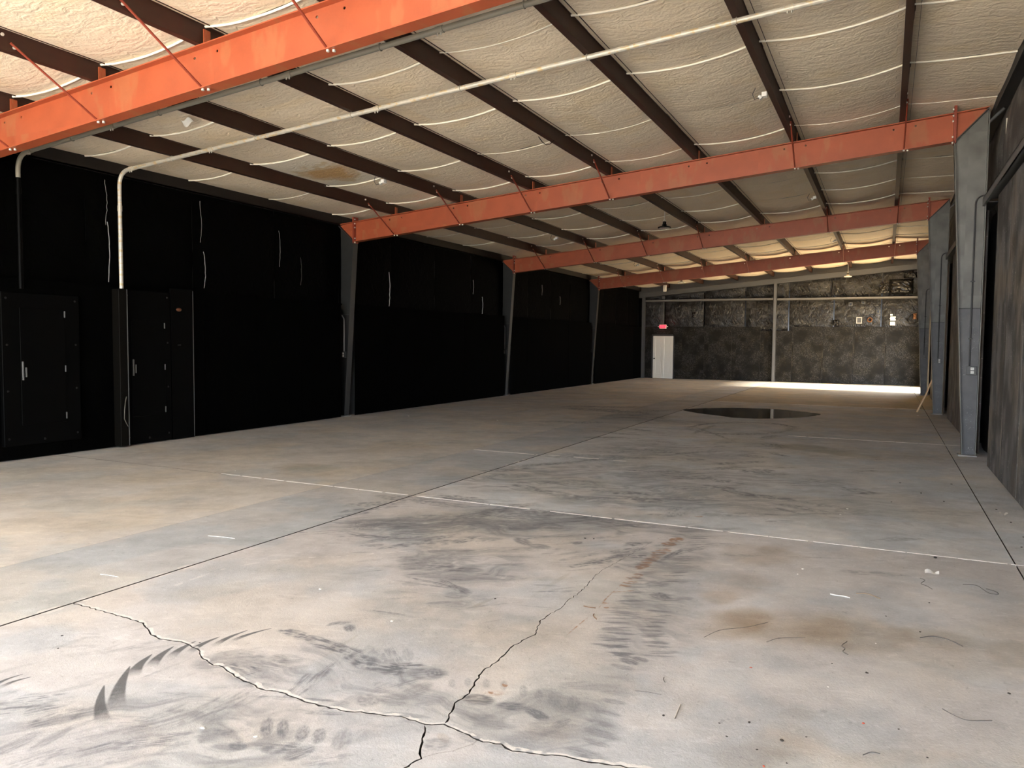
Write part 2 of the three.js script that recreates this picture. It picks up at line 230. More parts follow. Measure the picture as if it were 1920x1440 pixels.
// ---------------------------------------------------------------- concrete floor: slabs, joints, cracks, tyre marks
// marks on the concrete: kind (0 rubber, 1 brown stain, 2 rust, 3 pale dust, 4 olive stain), centre x, d, half axes ux, ud, vx, vd, strength
const MARKS = [
  [0,-3.404,2.057,.125,.136,.116,-.064,.55],[0,-3.181,2.035,.056,.125,.069,-.036,.55],[0,-3.121,1.818,-.002,.116,.046,-.018,.55],[0,-3.037,1.907,-.011,.106,.036,-.015,.55],
  [0,-2.797,1.938,.141,.235,.036,-.021,.55],[0,-2.599,2.156,.236,.197,.03,-.023,.55],[0,-2.604,2.082,.193,.147,.026,-.019,.55],[0,-2.439,2.262,.089,.087,.029,-.024,.55],
  [0,-2.853,2.125,.12,.062,.1,-.076,.33],[0,-2.75,2.255,.04,.148,.11,-.068,.33],[0,-2.64,2.45,.021,.204,.098,-.063,.39],[0,-2.589,2.594,.019,.164,.068,-.048,.33],
  [0,-2.376,2.644,.212,.081,.017,-.02,.55],[0,-2.226,2.578,.139,.049,.016,-.019,.55],[0,-2.166,2.283,.114,.045,.034,-.038,.55],[0,-2.339,2.195,.077,.039,.025,-.024,.55],
  [0,-2.946,1.774,.052,.145,.058,-.027,.33],[0,-1.91,2.304,.09,.082,.038,-.04,.33],[0,-2.707,1.875,.128,.171,.038,-.022,.33],[0,-2.32,2.383,.036,.002,.058,-.078,.75],
  [0,-2.248,2.405,.036,.001,.051,-.071,.75],[0,-2.149,2.415,.043,-.014,.025,-.064,.75],[0,-2.072,2.426,.043,-.017,.02,-.062,.75],[0,-1.976,2.451,.057,-.02,.029,-.087,.52],
  [0,-2.056,2.285,.03,.068,.038,-.03,.75],[0,-2.316,2.216,.035,.018,.028,-.027,.75],[0,-2.161,2.263,.05,.025,.029,-.03,.75],[0,-2.904,3.235,.166,.004,.047,-.061,.75],
  [0,-2.688,3.202,.186,-.01,.048,-.071,.75],[0,-2.492,3.16,.21,-.037,.045,-.079,.75],[0,-2.3,3.109,.183,.019,.051,-.081,.75],[0,-2.119,3.131,.103,.084,.052,-.071,.75],
  [0,-2,3.143,.106,.055,.046,-.072,.75],[0,-1.965,3.162,.047,.024,.032,-.052,.75],[0,-2.709,3.435,.032,.017,.031,-.039,.75],[0,-2.843,3.458,.02,.05,.018,-.018,.75],
  [0,-2.829,2.764,.139,-.001,.055,-.067,.75],[0,-2.73,2.96,.098,.05,.047,-.051,.52],[0,-2.804,2.885,.192,.023,.085,-.101,.38],[0,-2.441,2.828,-.046,.23,.04,-.025,.6],
  [0,-2.482,2.762,-.043,.172,.031,-.017,.52],[0,-2.063,2.958,.074,.129,.038,-.042,.45],[0,-1.942,2.958,.042,.107,.044,-.047,.45],[0,-2.384,3.177,.148,.077,.103,-.138,.3],
  [0,-2.26,3.241,.116,-.106,-.003,-.055,.38],[0,-2.206,3.284,.064,-.06,-.003,-.048,.38],[0,-2.095,2.771,.056,.029,.045,-.059,.6],[0,-1.989,2.831,.07,.036,.036,-.052,.6],
  [0,-1.848,2.904,.087,.045,.034,-.053,.36],[0,-1.476,2.831,.082,.042,.021,-.04,.42],[0,-1.6,2.596,.054,.028,.031,-.05,.6],[0,-1.514,2.711,.07,.01,.021,-.047,.42],
  [0,-1.855,2.742,.106,.029,.012,-.021,.6],[0,-2.169,2.692,.043,.022,.029,-.037,.36],[0,-1.471,3.028,.077,.029,.019,-.041,1],[0,-1.331,3.011,.075,-.018,.009,-.041,1],
  [0,-1.209,2.994,.029,.054,.019,-.029,.7],[0,-1.64,3.011,.085,.029,.028,-.056,1],[1,-1.645,3.02,.085,.029,.021,-.042,.35],[1,-1.592,2.647,.045,-.015,.008,-.033,.35],
  [0,-1.83,3.105,.018,.009,.026,-.045,.42],[0,-1.769,3.149,.018,.009,.026,-.045,.42],[0,-1.683,3.18,.018,.009,.027,-.051,.42],[0,-1.597,3.199,.018,.009,.026,-.051,.42],
  [0,-1.491,3.19,.02,.01,.031,-.065,.42],[0,-1.406,3.179,.022,.011,.026,-.059,.42],[0,-1.327,3.184,.019,.038,.043,-.067,.34],[0,-1.235,3.184,.02,.038,.041,-.066,.42],
  [0,-1.244,3.111,.064,.033,.015,-.037,.42],[0,-1.54,2.877,.063,.032,.018,-.034,.42],[0,-1.225,2.884,.114,.016,.012,-.037,.34],[0,-1.313,2.915,.123,.063,.038,-.083,.19],
  [0,-1.318,2.717,.097,.05,.018,-.037,.17],[2,-1.6,3.21,.014,.007,.015,-.031,.85],[2,-1.623,3.11,.013,.007,.013,-.024,.85],[2,-1.604,3.101,.056,.029,.015,-.029,.3],
  [0,-1.076,3.283,.069,.007,.006,-.026,.6],[0,-1.062,3.166,.072,.003,.006,-.024,.6],[0,-1.057,3.067,.076,-.001,.006,-.027,.6],[0,-1.034,2.982,.088,-.003,.007,-.034,.6],
  [0,-1.018,2.904,.068,-.004,.005,-.025,.6],[0,-1.016,2.804,.098,.002,.009,-.039,.6],[0,-1.266,3.369,.114,.059,.021,-.054,.24],[0,-1.08,3.371,.096,.024,.009,-.032,.3],
  [0,-1.144,3.743,.062,-.002,.009,-.039,.95],[0,-1.103,3.795,.051,-.002,.007,-.033,.95],[0,-1.206,3.802,.058,-.002,.006,-.027,.95],[0,-1.161,3.662,.072,-.001,.007,-.031,.57],
  [2,-1.534,6.293,.052,.047,.023,-.086,.9],[2,-1.546,5.862,.06,.092,.028,-.088,.9],[2,-1.552,5.608,.052,.078,.027,-.081,.9],[2,-1.566,5.413,.045,.066,.022,-.063,.9],
  [2,-1.538,5.125,.062,.052,.012,-.035,.9],[2,-1.539,5.003,.052,.028,.011,-.034,.9],[2,-1.544,4.923,.049,.01,.008,-.028,.9],[2,-1.54,5.193,.041,.021,.011,-.036,.9],
  [2,-1.551,6.13,.062,.033,.021,-.083,.9],[2,-1.547,4.526,.024,.013,.007,-.019,.9],[2,-1.513,4.457,.018,.009,.005,-.015,.9],[2,-1.528,4.793,.07,.057,.004,-.012,.9],
  [2,-1.57,4.808,.032,.017,.005,-.016,.9],[2,-1.574,4.72,0,.257,.005,-.006,.55],[2,-1.566,4.55,-.01,.133,.005,-.006,.55],[2,-1.564,4.077,.004,.159,.005,-.007,.55],
  [2,-1.561,5.685,.052,.399,.043,-.092,.33],[2,-1.56,7.261,.045,.025,.01,-.045,.55],[0,-1.785,6.005,.108,.12,.021,-.063,.85],[0,-1.804,5.777,.123,.163,.026,-.073,.85],
  [0,-1.739,5.64,.147,.078,.022,-.072,.85],[0,-1.92,5.413,.108,.169,.022,-.052,.59],[0,-1.952,5.27,.113,.146,.021,-.05,.68],[0,-1.821,5.498,.129,.237,.032,-.078,.68],
  [0,-1.719,5.317,.154,.029,.016,-.052,.42],[0,-2.09,5.404,.106,.171,.018,-.039,.42],[0,-2.232,5.805,.04,.041,.019,-.046,.85],[0,-1.815,6.027,.07,.038,.01,-.033,.85],
  [0,-1.452,5.826,.049,.226,.025,-.063,.68],[0,-1.396,5.942,.076,.134,.018,-.059,.59],[0,-1.366,5.055,.085,.045,.025,-.091,.59],[0,-1.266,4.822,.085,-.005,.018,-.084,.85],
  [0,-1.25,5.182,.086,.045,.018,-.071,.34],[0,-1.339,6.06,.094,.143,.017,-.061,.42],[0,-1.117,4.854,.055,.029,.01,-.041,.42],[0,-4.607,6.232,.273,.255,.077,-.102,.6],
  [0,-4.506,6.007,.197,.248,.059,-.076,.6],[0,-4.498,5.749,.097,.194,.043,-.052,.6],[0,-4.473,6.605,.434,.048,.089,-.137,.6],[0,-3.983,6.872,.304,.031,.093,-.166,.72],
  [0,-3.993,6.566,.353,.04,.064,-.11,.6],[0,-3.985,5.547,.251,.135,.14,-.195,.48],[0,-3.656,5.4,.218,.243,.148,-.209,.42],[0,-4.152,5.458,.124,.145,.125,-.157,.36],
  [0,-3.883,5.176,.271,.005,.04,-.058,.6],[0,-3.712,5.168,.085,.249,.043,-.054,.6],[0,-3.76,5.901,.298,.349,.141,-.211,.42],[0,-3.466,6.181,.167,.502,.08,-.127,.48],
  [0,-3.371,6.542,.24,.326,.067,-.123,.6],[0,-3.318,6.79,.212,.292,.057,-.109,.6],[0,-3.297,6.399,.338,.343,.085,-.158,.6],[0,-3.03,6.673,.392,.139,.076,-.17,.6],
  [0,-2.712,6.715,.377,.016,.056,-.148,.6],[0,-2.387,6.714,.38,-.035,.04,-.125,.6],[0,-2.716,6.464,.458,.057,.047,-.119,.48],[0,-2.05,6.633,.296,.014,.029,-.099,.48],
  [0,-2.975,6.09,.508,.273,.106,-.215,.36],[0,-3.389,5.756,.279,.356,.102,-.164,.36],[0,-3.381,5.306,.157,.319,.049,-.069,.6],[0,-3.22,5.297,.123,.132,.045,-.07,.66],
  [0,-3.107,5.453,.054,.134,.055,-.085,.66],[0,-3.443,5.085,.149,.233,.038,-.052,.6],[0,-3.67,4.963,.098,.081,.03,-.039,.6],[0,-3.092,5.702,.243,.13,.07,-.129,.3],
  [0,-2.927,5.588,.099,.053,.024,-.046,.6],[0,-2.654,5.637,.113,-.039,.042,-.107,.66],[0,-2.476,5.563,.096,.016,.031,-.074,.66],[0,-2.399,5.496,.15,.08,.038,-.086,.3],
  [0,-2.662,5.356,.203,.163,.036,-.069,.3],[0,-3.169,4.751,.094,.075,.024,-.035,.55],[0,-2.988,4.691,.208,.11,.072,-.113,.44],[0,-2.809,4.696,.188,.061,.052,-.09,.55],
  [0,-2.659,4.746,.105,.034,.031,-.057,.61],[0,-2.995,5.007,.218,.116,.114,-.191,.33],[0,-3.244,4.792,.057,.03,.024,-.036,.55],[0,-2.621,4.527,.197,.104,.03,-.052,.44],
  [0,-2.424,4.631,.107,.035,.016,-.032,.55],[0,-2.565,4.36,.159,-.077,.023,-.057,.77],[0,-2.481,4.342,.096,-.034,.02,-.048,.77],[0,-2.741,4.371,.266,-.023,.013,-.025,.77],
  [0,-2.786,4.308,.242,.02,.01,-.018,.66],[0,-2.467,4.228,.086,.045,.042,-.073,.55],[0,-2.494,4.042,.078,.064,.016,-.025,.55],[0,-2.365,4.087,.089,.047,.039,-.068,.39],
  [0,-2.652,3.746,.214,.026,.015,-.023,.44],[0,-2.851,4.087,.093,.049,.019,-.027,.28],[0,-2.534,3.859,.087,.045,.031,-.047,.28],[0,-2.807,3.486,.045,.04,.017,-.02,.66],
  [0,-2.724,3.455,.038,.02,.031,-.039,.72],[0,-2.248,4.083,.073,.104,.015,-.024,.39],[4,-2.241,4.174,.03,.141,.016,-.022,.4],[4,-1.999,4.722,.017,.353,.022,-.032,.24],
  [4,-2.061,4.822,.251,.17,.02,-.044,.2],[4,-1.878,3.858,.272,.141,.143,-.292,.2],[4,-2.597,3.225,-.012,.167,.016,-.013,.24],[0,-4.368,8.771,.237,.298,.076,-.147,.62],
  [0,-4.209,9.253,.248,.317,.057,-.121,.68],[0,-3.901,9.634,.182,.323,.045,-.106,.68],[0,-3.613,10.123,.344,.37,.043,-.116,.62],[0,-3.276,10.542,.338,.192,.047,-.148,.62],
  [0,-3.87,10.382,.545,.309,.074,-.197,.43],[0,-3.669,10.994,.426,.243,.046,-.136,.62],[0,-3.272,11.485,.393,.107,.041,-.145,.62],[0,-3.233,8.327,.332,.183,.063,-.16,.5],
  [0,-3.674,8.083,.275,.152,.057,-.124,.5],[0,-3.645,7.799,.229,-.064,.05,-.116,.62],[0,-3.206,7.62,.401,-.06,.064,-.164,.5],[0,-2.796,7.52,.396,.063,.056,-.157,.43],
  [0,-2.668,8.016,.344,.081,.038,-.117,.62],[0,-2.371,8.043,.383,.128,.034,-.115,.62],[0,-2.198,7.753,.193,.047,.037,-.134,.81],[0,-2.355,7.792,.201,.11,.025,-.081,.62],
  [0,-2.089,9.367,.35,.194,.034,-.151,.62],[0,-2.481,9.591,.363,.203,.032,-.12,.62],[0,-1.689,9.299,.314,-.002,.025,-.146,.62],[0,-1.706,8.903,.254,-.067,.017,-.101,.62],
  [0,-1.425,8.663,.245,-.104,.017,-.126,.74],[0,-1.152,8.545,.272,.035,.015,-.121,.81],[0,-.903,8.521,.107,.004,.009,-.089,.81],[0,-1.93,8.669,.433,.238,.029,-.129,.5],
  [0,-1.894,8.012,.302,.165,.034,-.139,.43],[0,-1.458,10.254,.247,.138,.025,-.174,.74],[0,-1.239,10.101,.242,.135,.016,-.126,.56],[0,-1.823,10.803,.377,.324,.026,-.146,.62],
  [0,-2.481,10.762,.268,.151,.035,-.149,.5],[0,-2.512,11.589,.39,.425,.026,-.114,.62],[0,-1.931,10.23,.291,.291,.022,-.11,.62],[0,-.287,9.464,.223,-.077,.002,-.177,.56],
  [0,-.171,9.282,.16,.088,.002,-.101,.62],[0,-.533,9.818,.359,-.132,.006,-.154,.37],[0,-.732,8.137,.312,-.125,.007,-.108,.56],[0,-.335,8.132,.283,.153,.01,-.21,.31],
  [0,-.498,8.379,.307,-.076,.003,-.084,.43],[0,-.812,7.928,.156,-.085,.003,-.051,.74],[0,-.849,7.398,.133,.072,.008,-.068,.5],[0,-1.208,7.528,.276,.149,.024,-.143,.25],
  [0,-1.508,7.497,.186,.101,.025,-.12,.37],[0,-1.675,7.542,.111,.203,.025,-.095,.37],[0,-1.787,7.346,.116,.063,.058,-.235,.37],[0,-2.005,7.363,.282,.153,.02,-.072,.31],
  [0,-2.324,7.33,.286,.155,.023,-.072,.31],[0,-4.356,13.338,.648,-.116,.046,-.143,.62],[0,-4.279,14.077,.468,-.156,.051,-.175,.68],[0,-4.401,12.589,.407,.237,.045,-.129,.62],
  [0,-3.424,12.495,.443,.049,.037,-.137,.62],[0,-5.526,14.795,.48,.288,.075,-.199,.62],[0,-3.012,11.304,.214,.122,.03,-.112,.74],[0,-3.109,14.769,.044,.918,.065,-.256,.62],
  [0,-2.846,14.225,.565,-.978,.027,-.164,.62],[0,-1.835,14.083,.141,.417,.049,-.317,.56],[0,-1.608,13.006,.255,-.047,.032,-.277,.5],[0,-1.73,11.596,.231,-.027,.024,-.168,.56],
  [0,-1.4,11.967,.181,-.136,.011,-.117,.62],[0,-6.368,17.786,.79,.126,.153,-.429,.74],[0,-5.46,17.507,.796,-.017,.126,-.408,.74],[0,-6.16,18.828,.715,.449,.104,-.316,.68],
  [0,-5.137,18.205,.455,.282,.082,-.29,.62],[0,-7.048,18.461,.475,.299,.119,-.311,.5],[0,-6.183,14.647,.482,.29,.084,-.199,.37],[0,-7.821,16.54,.007,1.168,.094,-.189,.31],
  [0,-1.62,15.863,.15,.089,.017,-.163,.59],[0,-1.618,15.585,.147,.087,.017,-.157,.46],[0,-1.666,15.302,-.105,-.41,-.02,.146,.37],[0,-1.759,15.029,-.119,-.274,-.019,.145,.35],
  [0,-1.891,14.781,-.126,-.196,-.02,.142,.42],[0,-2.054,14.568,-.131,-.143,-.021,.139,.54],[0,-2.239,14.399,-.136,-.101,-.022,.137,.66],[0,-2.437,14.283,-.142,-.062,-.023,.136,.7],
  [0,-2.639,14.224,-.15,-.022,-.025,.136,.66],[0,-2.836,14.226,-.161,.027,-.026,.137,.55],[0,-3.017,14.289,-.178,.098,-.028,.139,.43],[0,-3.174,14.413,-.207,.224,-.028,.14,.36],
  [0,-3.297,14.593,.144,.085,.033,-.146,.37],[0,-3.378,14.821,.146,.087,.035,-.15,.46],[0,-3.41,15.088,.149,.089,.036,-.156,.59],[0,-3.389,15.379,.07,.436,.038,-.156,.68],
  [0,-3.314,15.677,.106,.307,.037,-.164,.7],[0,-3.187,15.962,.128,.23,.036,-.171,.63],[0,-3.014,16.216,.143,.172,.034,-.176,.51],[0,-2.807,16.418,.154,.121,.031,-.18,.39],
  [0,-2.58,16.555,.163,.07,.029,-.182,.35],[0,-2.348,16.615,.17,.016,.025,-.182,.39],[0,-2.128,16.596,.176,-.049,.022,-.18,.5],[0,-1.935,16.501,.183,-.137,.019,-.177,.62],
  [0,-1.781,16.338,.192,-.283,.016,-.171,.69],[0,-1.675,16.12,.152,.09,.018,-.168,.68],[1,-.771,4.528,.211,.11,.05,-.281,.5],[1,-.457,4.644,.369,.128,.029,-.324,.5],
  [1,-.116,4.684,.384,.069,.001,-.284,.45],[1,-.701,4.662,.143,.075,.037,-.23,.5],[1,.316,4.821,.26,.015,-.019,-.198,.4],[1,.64,4.782,.145,.009,-.041,-.256,.45],
  [1,-.856,6.143,.314,.048,.039,-.318,.35],[1,-.765,6.366,.154,.082,.021,-.168,.35],[1,-.876,5.313,.229,.121,.058,-.335,.3],[1,-.951,4.964,.124,.065,.03,-.148,.5],
  [1,-.332,3.293,.16,.082,.021,-.182,.35],[1,-.448,3.072,.153,.078,.019,-.122,.3],[1,-.293,3.544,.107,.055,.007,-.073,.25],[1,.088,3.346,.23,.118,-.001,-.08,.23],
  [1,-.763,3.415,.087,.045,.024,-.103,.15],[1,-2.342,7.046,.41,.074,.087,-.271,.25],[1,-1.895,7.156,.274,.148,.073,-.27,.25],[1,-3.409,8.428,.282,.156,.108,-.264,.2],
  [4,-6.52,7.475,.408,.228,.377,-.433,.4],[4,-6.834,7.631,.359,.201,.232,-.26,.4],[4,-.948,12.883,.723,-.238,.03,-.465,.44],[4,-.468,12.497,.52,-.164,.009,-.307,.44],
  [4,-1.2,13.021,.46,.264,.039,-.41,.4],[4,-6.442,6.014,.603,.331,.275,-.258,.24],[4,-5.927,4.503,.49,.263,.205,-.157,.2],[4,-7.712,6.456,.667,.371,.306,-.257,.2],
  [4,-.43,8.081,.33,.179,.012,-.208,.08],[4,-5.998,8.35,.619,.348,.315,-.438,.16],[4,-8.112,5.826,.796,.441,.369,-.267,.2],[4,-6.671,10.462,.898,.519,.283,-.444,.2],
  [4,-2.446,12.903,.631,.364,.081,-.421,.2],[3,-3.083,3.625,.187,.172,.162,-.18,.5],[3,-2.582,1.897,.072,.037,.033,-.024,.5],[3,-.721,3.683,.209,.108,.03,-.148,.35],
  [3,-.379,3.926,.284,.147,.015,-.141,.3],[3,-.159,5.893,.41,.216,.008,-.221,.25],[3,-.465,5.339,.159,.084,.011,-.117,.3],[3,.324,5.517,.37,.194,-.014,-.29,.25],
  [3,.12,4.218,.264,.136,-.003,-.209,.35],[3,-1.283,3.99,.317,.165,.06,-.183,.25],[3,-2.786,4.374,.065,.034,.032,-.049,.5],[3,-1.887,4.25,.235,.123,.078,-.174,.25],
  [3,-3.494,4,.126,.226,.099,-.103,.3],[3,-3.765,2.388,.287,.148,.189,-.122,.25],[3,-3.785,3.154,.366,.191,.224,-.188,.2],[3,.139,3.999,.341,.176,-.004,-.187,.2],
  [3,-7.215,4.407,.434,.235,.312,-.192,.2],
];
seed = 77;
const push = (k, x, d, ux, ud, vx, vd, a) => MARKS.push([k, x, d, ux, ud, vx, vd, a]);
// lug prints of one tyre rolling towards the camera
const COMB = [[-1.47, 6.57], [-1.45, 5.86], [-1.41, 5.23], [-1.32, 4.71], [-1.3, 4.35], [-1.23, 4.1], [-1.12, 3.85]];
for (let i = 0; i < 64; i++) {
  const t = i / 63 * 5.999, k = Math.floor(t), f = t - k, x = lerp(COMB[k][0], COMB[k + 1][0], f), d = lerp(COMB[k][1], COMB[k + 1][1], f);
  for (const s of [-0.1, 0.1]) if (rnd() > 0.28) push(0, x + s + rr(-0.03, 0.03), d + rr(-0.03, 0.03) + s * 0.5, rr(0.05, 0.11), rr(0.015, 0.05), 0.004, rr(0.012, 0.022), rr(0.35, 0.85));
}
// loose fields of scrubbed rubber
for (let i = 0; i < 200; i++) { const x = rr(-4.6, 0.3), d = rr(6.0, 15), l = rr(0.08, 0.4), a = rr(0.2, 0.75); if (x < -1 - (d - 6) * 0.15 || rnd() < 0.35) push(0, x, d, l * Math.cos(a), l * Math.sin(a), 0.01, -rr(0.02, 0.08), rr(0.15, 0.5)); }
for (let i = 0; i < 110; i++) { const x = rr(-4.4, -1.9), d = rr(3.9, 7.0) , l = rr(0.06, 0.25), a = rr(0.2, 0.9); if (d > 4.6 || x > -3.4) push(0, x, d, l * Math.cos(a), l * Math.sin(a), 0.006, -rr(0.01, 0.04), rr(0.15, 0.5)); }
for (let i = 0; i < 70; i++) { const x = rr(-4, -1.7), d = rr(1.7, 3.0), l = rr(0.05, 0.2), a = rr(0.3, 1.5); push(0, x, d, l * Math.cos(a), l * Math.sin(a), rr(0.008, 0.03), -rr(0.006, 0.02), rr(0.12, 0.35)); }
for (let i = 0; i < 260; i++) { const x = rr(-10.3, -5.7), d = rr(2, 22), l = rr(0.1, 0.5), a = rr(0.2, 0.7); push(rnd() < 0.5 ? 4 : 3, x, d, l * Math.cos(a), l * Math.sin(a), 0.01, -rr(0.015, 0.06), rr(0.08, 0.28)); }
for (let i = 0; i < 140; i++) { const x = rr(-4.4, 1.2), d = rr(8, 30), l = rr(0.1, 0.7), a = rr(0.1, 0.7); push(rnd() < 0.6 ? 0 : 4, x, d, l * Math.cos(a), l * Math.sin(a), 0.01, -rr(0.03, 0.14), rr(0.08, 0.25)); }
for (let i = 0; i < 90; i++) { const x = rr(-9.5, 0.5), d = rr(20, 30), l = rr(0.2, 0.9), a = rr(0.1, 0.7); push(4, x, d, l * Math.cos(a), l * Math.sin(a), 0.02, -rr(0.08, 0.25), rr(0.15, 0.4)); }
const CLAWS = [[-3.284, 2.323, -2.994, 2.12, 20], [-3.366, 2.522, -3.064, 2.238, 25], [-3.398, 2.675, -3.273, 2.486, 22], [-3.385, 2.8, -3.282, 2.601, 20], [-3.338, 2.906, -3.282, 2.72, 17], [-3.272, 3.009, -3.246, 2.808, 15], [-3.207, 3.149, -3.198, 2.929, 13], [-3.11, 3.235, -3.157, 3.017, 11], [-3.752, 2.225, -3.74, 2.1, 8], [-3.686, 2.226, -3.695, 2.099, 9]];
const CRACK = [[-4.5, 2.985], [-4.374, 2.982], [-4.092, 2.973], [-3.824, 2.957], [-3.631, 2.857], [-3.535, 2.838], [-3.376, 2.862], [-3.232, 2.831], [-3.14, 2.77], [-3.01, 2.727], [-2.952, 2.736], [-2.816, 2.682], [-2.599, 2.638], [-2.468, 2.656], [-2.305, 2.634], [-2.131, 2.644], [-1.987, 2.685], [-1.868, 2.719], [-1.732, 2.71], [-1.661, 2.748], [-1.519, 2.719], [-1.442, 2.696], [-1.366, 2.716], [-1.304, 2.688], [-1.198, 2.715], [-1.097, 2.749], [-0.986, 2.754], [-0.825, 2.794], [-0.4, 2.86], [0.2, 2.82], [0.93, 2.9]];
const BRANCH = [[-1.661, 2.748], [-1.697, 2.889], [-1.718, 2.935], [-1.705, 3.05], [-1.744, 3.188], [-1.765, 3.293], [-1.752, 3.444], [-1.77, 3.637], [-1.75, 3.765], [-1.728, 3.846], [-1.788, 4.046], [-1.787, 4.146], [-1.763, 4.315], [-1.776, 4.417], [-1.768, 4.679], [-1.798, 4.988], [-1.802, 5.199], [-1.767, 5.462], [-1.7, 6.1], [-1.62, 6.78]];
const SPUR = [[-1.732, 2.71], [-1.688, 2.632], [-1.64, 2.53], [-1.599, 2.475], [-1.615, 2.424], [-1.622, 2.387], [-1.7, 2.1], [-1.6, 1.6], [-1.65, 1.2]];
const HAIR = [[-1.601, 2.479], [-1.563, 2.537], [-1.515, 2.58], [-1.473, 2.661], [-1.472, 2.704]];
const SCRATCH = [[-4.227, 3.525], [-4.24, 3.853], [-4.205, 4.017], [-4.099, 4.227], [-3.948, 4.402], [-3.692, 4.587], [-3.521, 4.761], [-3.089, 5.164]];
function jag(line, amp) {
  const out = [line[0]];
  for (let i = 1; i < line.length; i++) {
    const [ax, ad] = line[i - 1], [bx_, bd] = line[i], l = Math.hypot(bx_ - ax, bd - ad), n = Math.max(2, Math.round(l / 0.028)), nx = -(bd - ad) / l, nd = (bx_ - ax) / l;
    for (let k = 1; k < n; k++) { const o = rr(-amp, amp); out.push([lerp(ax, bx_, k / n) + nx * o, lerp(ad, bd, k / n) + nd * o]); }
    out.push([bx_, bd]);
  }
  return out;
}
const CR = jag(CRACK, 0.006), BR = jag(BRANCH, 0.007), SP = jag(SPUR, 0.005), HA = jag(HAIR, 0.004);

const J1 = -5.65, J2 = -4.5, J3 = 0.93;
function concrete(x, d, o) {
  const a = fbm(x * 0.55 + 3, d * 0.55, 3), b = fbm(x * 2.6 + 11, d * 2.6, 4), c = fbm(x * 13, d * 13 + 7, 3), s = noise(x * 95, d * 95), w = fbm(x * 5 + d * 2.4, d * 9 - x * 4, 3);
  let r, g, l;
  if (x < J1) { r = 0.535; g = 0.515; l = 0.48; }
  else if (x < J2) { r = 0.44; g = 0.447; l = 0.45; }
  else if (d < 6.78) { r = 0.488; g = 0.48; l = 0.478; }
  else if (d < 22.3) { r = 0.555; g = 0.565; l = 0.57; }
  else { r = 0.44; g = 0.39; l = 0.3; }
  const k = 0.6 + 0.26 * a + 0.36 * b + 0.18 * c + 0.16 * (w - 0.5) + 0.09 * (s - 0.5), t = smooth(0.45, 0.7, fbm(x * 1.3 + 40, d * 1.3, 3));
  const sc = smooth(0.66, 0.82, fbm(x * 7 + d * 3, d * 26 - x * 8, 3)) * 0.1 + smooth(0.86, 0.95, noise(x * 60 + 9, d * 60)) * 0.12 - smooth(0.9, 0.97, noise(x * 47, d * 47 + 33)) * 0.18, kk = k + sc;
  const cool = smooth(0.48, 0.62, fbm(x * 1.7 + 71, d * 1.7 + 13, 4));
  o[0] = r * kk * (1 + 0.035 * t - 0.1 * cool); o[1] = g * kk * (1 - 0.055 * cool); o[2] = l * kk * (1 - 0.06 * t - 0.02 * cool);
}
const RUBBER = [0.12, 0.129, 0.142];
// wide thin veils of rubber dust round the skids: centre x, d, half length, half width, turn, strength
const VEILS = [[-2.95, 2.05, 0.75, 0.3, 0.7, 0.5], [-2.5, 2.2, 0.5, 0.3, 0.9, 0.45], [-2.05, 2.95, 0.75, 0.22, -0.25, 0.5], [-2.7, 2.8, 0.35, 0.18, 0.2, 0.5], [-1.95, 2.6, 0.4, 0.12, 0.3, 0.45], [-1.35, 2.95, 0.4, 0.25, 0.3, 0.4], [-1.1, 3.0, 0.25, 0.5, 0.1, 0.3], [-3.7, 5.6, 0.9, 0.6, 0.5, 0.55], [-3.0, 6.2, 1.2, 0.5, 0.5, 0.6], [-2.7, 4.9, 0.6, 0.5, 0.6, 0.45], [-2.0, 6.5, 1.0, 0.3, 0.3, 0.55], [-1.75, 5.5, 0.7, 0.35, 0.5, 0.4], [-1.3, 5.2, 0.28, 1.2, 0, 0.35], [-1.15, 4.1, 0.35, 0.7, 0, 0.3], [-3.9, 8.2, 1.0, 0.9, 0.4, 0.5], [-3.2, 9.3, 1.2, 1.0, 0.4, 0.45], [-2.2, 8.0, 1.3, 0.7, 0.4, 0.5], [-1.6, 9.5, 1.5, 0.8, 0.4, 0.4], [-3.0, 11.5, 1.5, 1.0, 0.4, 0.35], [-0.9, 8.2, 1.0, 0.6, 0.3, 0.35], [-5.0, 16.5, 1.0, 0.9, 0.3, 0.6], [-3.9, 15.8, 0.8, 0.5, 0.3, 0.4], [0.2, 8.5, 0.7, 1.5, 0, 0.2]];
